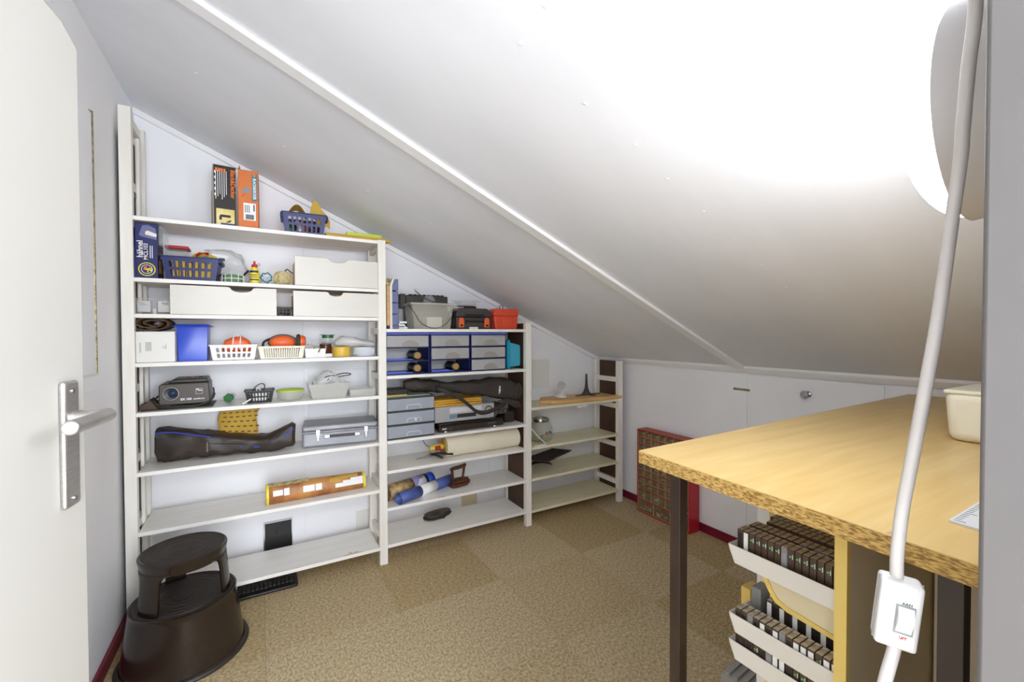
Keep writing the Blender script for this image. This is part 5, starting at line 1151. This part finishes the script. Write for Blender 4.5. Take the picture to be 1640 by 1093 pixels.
# trays: loc is the lower front right corner; length along Y
def tray(label, x, y0, y1, zt, dep):
    q = thing('slide_tray', label, 'tray', (x, y0, zt-0.036)); L_ = y1-y0; h = 0.036
    b = B(); b.prism([(0, 0.0), (L_-0.012, 0.0), (L_, h-0.008), (L_+0.002, h), (0, h)], -0.002, 0.0, 'x'); b.to('front_wall', TRAYM, q, bevel=0.0006)
    b = B(); b.box(0, 0, -0.0, dep, L_-0.012, 0.002); b.to('floor_sheet', TRAYM, q)
    b = B(); b.prism([(L_-0.014, 0.0), (L_-0.012, 0.0), (L_+0.002, h), (L_, h)], 0, dep, 'x'); b.to('end_wall', TRAYM, q)
    b = B(); b.prism([(0, 0), (L_-0.012, 0.0), (L_+0.002, h), (0, h)], dep, dep+0.002, 'x'); b.to('back_wall', TRAYM, q)
    return q
XT = 0.84
tray('topmost white tray of tape cases under the table', XT, 0.341, 0.547, 0.862, 0.150)
tray('middle white tray of tape cases, second from the top', XT, 0.341, 0.545, 0.719, 0.115)
tray('lowest white tray of tape cases near the bottom of the photo', XT, 0.341, 0.545, 0.663, 0.040)
# tape cases: dark, white-spined and grey ones
def case_proto(kind):
    o = bpy.data.objects.new('tape_case', None); COL.objects.link(o)
    b = B(); b.box(0, 0, 0, 0.031, 0.0112, 0.047); 
    for f in b.bm.faces:
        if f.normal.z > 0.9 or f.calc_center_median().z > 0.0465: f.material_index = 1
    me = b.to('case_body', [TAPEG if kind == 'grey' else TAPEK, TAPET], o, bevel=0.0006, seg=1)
    if kind == 'white': bx(-0.0004, 0.0012, 0.002, 0, 0.0100, 0.0435).to('spine_card', CARDW, o)
    elif kind == 'dot':
        b = B(); b.cyl((-0.0005, 0.0068, 0.0335), 0.0020, 0.0005, 'x', 10); b.to('green_dot', GPRINT, o)
        b = B()
        for k in range(4): b.box(-0.0004, 0.0020, 0.0300+k*0.0022, 0, 0.0034, 0.0316+k*0.0022)
        b.to('year_print', WPRINT, o)
    elif kind == 'dark': bx(-0.0004, 0.0012, 0.010, 0, 0.0100, 0.040).to('spine_card', BLKCARD, o)
    else: bx(-0.0004, 0.0014, 0.012, 0, 0.0098, 0.036).to('spine_card', GREYP, o)
    return o
protos = {k: case_proto(k) for k in ('white', 'dot', 'dark', 'grey')}
usedp = set()
ORD = ['first', 'second', 'third', 'fourth', 'fifth', 'sixth', 'seventh', 'eighth', 'ninth', 'tenth', 'eleventh', 'twelfth', 'thirteenth', 'fourteenth', 'fifteenth', 'sixteenth', 'seventeenth', 'eighteenth']
KD = {'white': 'white-spined tape case', 'dot': 'dark tape case with green dot', 'dark': 'plain dark tape case', 'grey': 'grey tape case'}
def put(kind, x, y, z, label, group, tilt=0):
    if kind not in usedp: o = protos[kind]; usedp.add(kind)
    else:
        o = copy(protos[kind])
        for ch in protos[kind].children: copy(ch, o)
    o.location = (x, y, z); o.rotation_euler = (tilt, 0, 0); tag(o, label, 'tape case', group)
def row(kinds, x, ytop, zb, where, group, pitch=0.0124, dz=0):
    random.seed(len(kinds)*7+int(x*100))
    for i, k in enumerate(kinds):
        kk = {'w': 'white', 'd': 'dot', 'k': 'dark', 'g': 'grey'}[k]
        put(kk, x, ytop-(i+1)*pitch, zb+dz*i, f'{KD[kk]}, {ORD[i]} from the left in {where}', group)
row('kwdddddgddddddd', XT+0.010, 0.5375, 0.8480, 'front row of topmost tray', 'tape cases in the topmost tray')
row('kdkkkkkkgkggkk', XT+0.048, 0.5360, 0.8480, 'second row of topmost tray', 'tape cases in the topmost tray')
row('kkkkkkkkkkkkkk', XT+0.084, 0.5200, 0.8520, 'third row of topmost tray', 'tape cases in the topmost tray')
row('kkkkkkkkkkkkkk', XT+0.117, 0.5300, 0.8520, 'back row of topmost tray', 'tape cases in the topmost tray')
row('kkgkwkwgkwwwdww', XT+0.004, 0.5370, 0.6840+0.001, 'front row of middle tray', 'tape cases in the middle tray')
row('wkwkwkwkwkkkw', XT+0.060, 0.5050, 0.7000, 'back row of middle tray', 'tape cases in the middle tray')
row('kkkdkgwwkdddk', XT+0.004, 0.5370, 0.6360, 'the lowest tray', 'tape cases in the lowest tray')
tag(bx(0, 0, 0, 0.035, 0.020, 0.075).to('tall_case', TAPEG, None, bevel=0.001, loc=(0.90, 0.516, 0.685)), 'taller grey case standing behind the middle tray at its left end', 'case')
tag(bx(0, 0, 0, 0.04, 0.022, 0.05).to('yellow_block', YEDGE, None, bevel=0.001, loc=(0.95, 0.568, 0.668)), 'small yellow wooden block left behind the middle tray', 'block')
t = thing('slatted_box', 'grey ribbed plastic crate on the floor behind the tape trays', 'crate', (1.45, 0.70, 0.0005), 0.1)
bx(0, 0, 0, 0.34, 0.26, 0.07).to('crate_body', mat('grey_plastic', '#A5A19A', 0.5), t, bevel=0.004)
for k in range(9): bx(0.01, 0.010+k*0.028, 0.0705, 0.33, 0.026+k*0.028, 0.078).to('slat', mat('grey_plastic', '#A5A19A', 0.5), t)

# ================================================================= WALL LAMP AND CORD
LX, LZ = 0.784, 1.577
t = thing('wall_lamp', 'large round glowing wall lamp in a pale housing above the table', 'lamp', (LX, YD, LZ))
B().lathe([(0.0, 0.0005), (0.098, 0.0005), (0.112, 0.010), (0.124, 0.045), (0.131, 0.085), (0.133, 0.098), (0.130, 0.100), (0.126, 0.096)], 72, 'y').to('housing', LHOUSE, t, smooth=True)
B().lathe([(0.0, 0.157)]+[(0.128*math.sin(PI/2*i/14), 0.099+0.058*math.cos(PI/2*i/14)) for i in range(1, 15)], 72, 'y').to('dome', DOME, t, smooth=True)
bx(-0.1285, 0.045, 0.03, -0.1255, 0.052, 0.05).to('clip', CREAMP, t)
t = thing('lamp_cord', 'thick white lamp cord with inline rocker switch hanging beside the doorway', 'cord', (0, 0, 0))
def dirv(u, v, d):
    a, b = (u-820)/692.24, (v-546.5)/692.24; c, s = math.cos(PITCH), math.sin(PITCH); f = c+b*s; up = s-b*c
    return (d*(a*math.cos(YAW)+f*math.sin(YAW)), d*(-a*math.sin(YAW)+f*math.cos(YAW)), 1.3+d*up)
cp = [(0.5040, 0.118, 1.640), (0.5002, 0.1175, 1.562), (0.4960, 0.1200, 1.515), (0.4905, 0.1215, 1.462), (0.4905, 0.1225, 1.440), (0.4850, 0.1265, 1.382), (0.4760, 0.1300, 1.318), (0.4680, 0.1345, 1.262), (0.4595, 0.1395, 1.205), (0.4520, 0.1440, 1.155), (0.4490, 0.1460, 1.118), (0.4488, 0.1460, 1.098)]
CORDPTS = cp
B().tube(cp, 0.0045, 14, smooth=6).to('cord', CORDM, t, smooth=True)
sw = Vector((0.4478, 0.1455, 1.072))
o = bx(-0.0135, -0.009, -0.028, 0.0135, 0.009, 0.028).to('switch_box', mat('switch_plastic', '#D2CFCB', 0.4), t, bevel=0.003, seg=3, loc=sw, rot=(0.06, 0.08, -1.05))
bx(-0.0138, -0.0012, -0.0275, 0.0138, -0.0002, 0.0275).to('seam', GREYP, o)
b = B().prism([(-0.009, -0.012), (-0.0096, -0.012), (-0.0155, 0.002), (-0.0105, 0.010), (-0.009, 0.010)], -0.005, 0.005, 'x'); bx(-0.003, -0.0098, -0.013, 0.009, -0.0088, 0.011).to('rocker_frame', GREYP, o); b.to('rocker', mat('rocker_plastic', '#DCDAD6', 0.3), o, bevel=0.0006, loc=(0.003, 0.0, 0.0))
text("AAN", 0.0030, mat('print_dark_green', '#2F6B45', 0.6), o, (0.0035, -0.0093, 0.0125), FR)
text("UIT", 0.0030, RPRINT, o, (0.0035, -0.0093, -0.0165), FR)
B().tube([(0.4465, 0.1455, 1.047), (0.442, 0.146, 1.037), (0.4330, 0.1475, 1.018), (0.4240, 0.150, 0.985), (0.424, 0.152, 0.93)], 0.0045, 14, smooth=5).to('cord', CORDM, t, smooth=True)
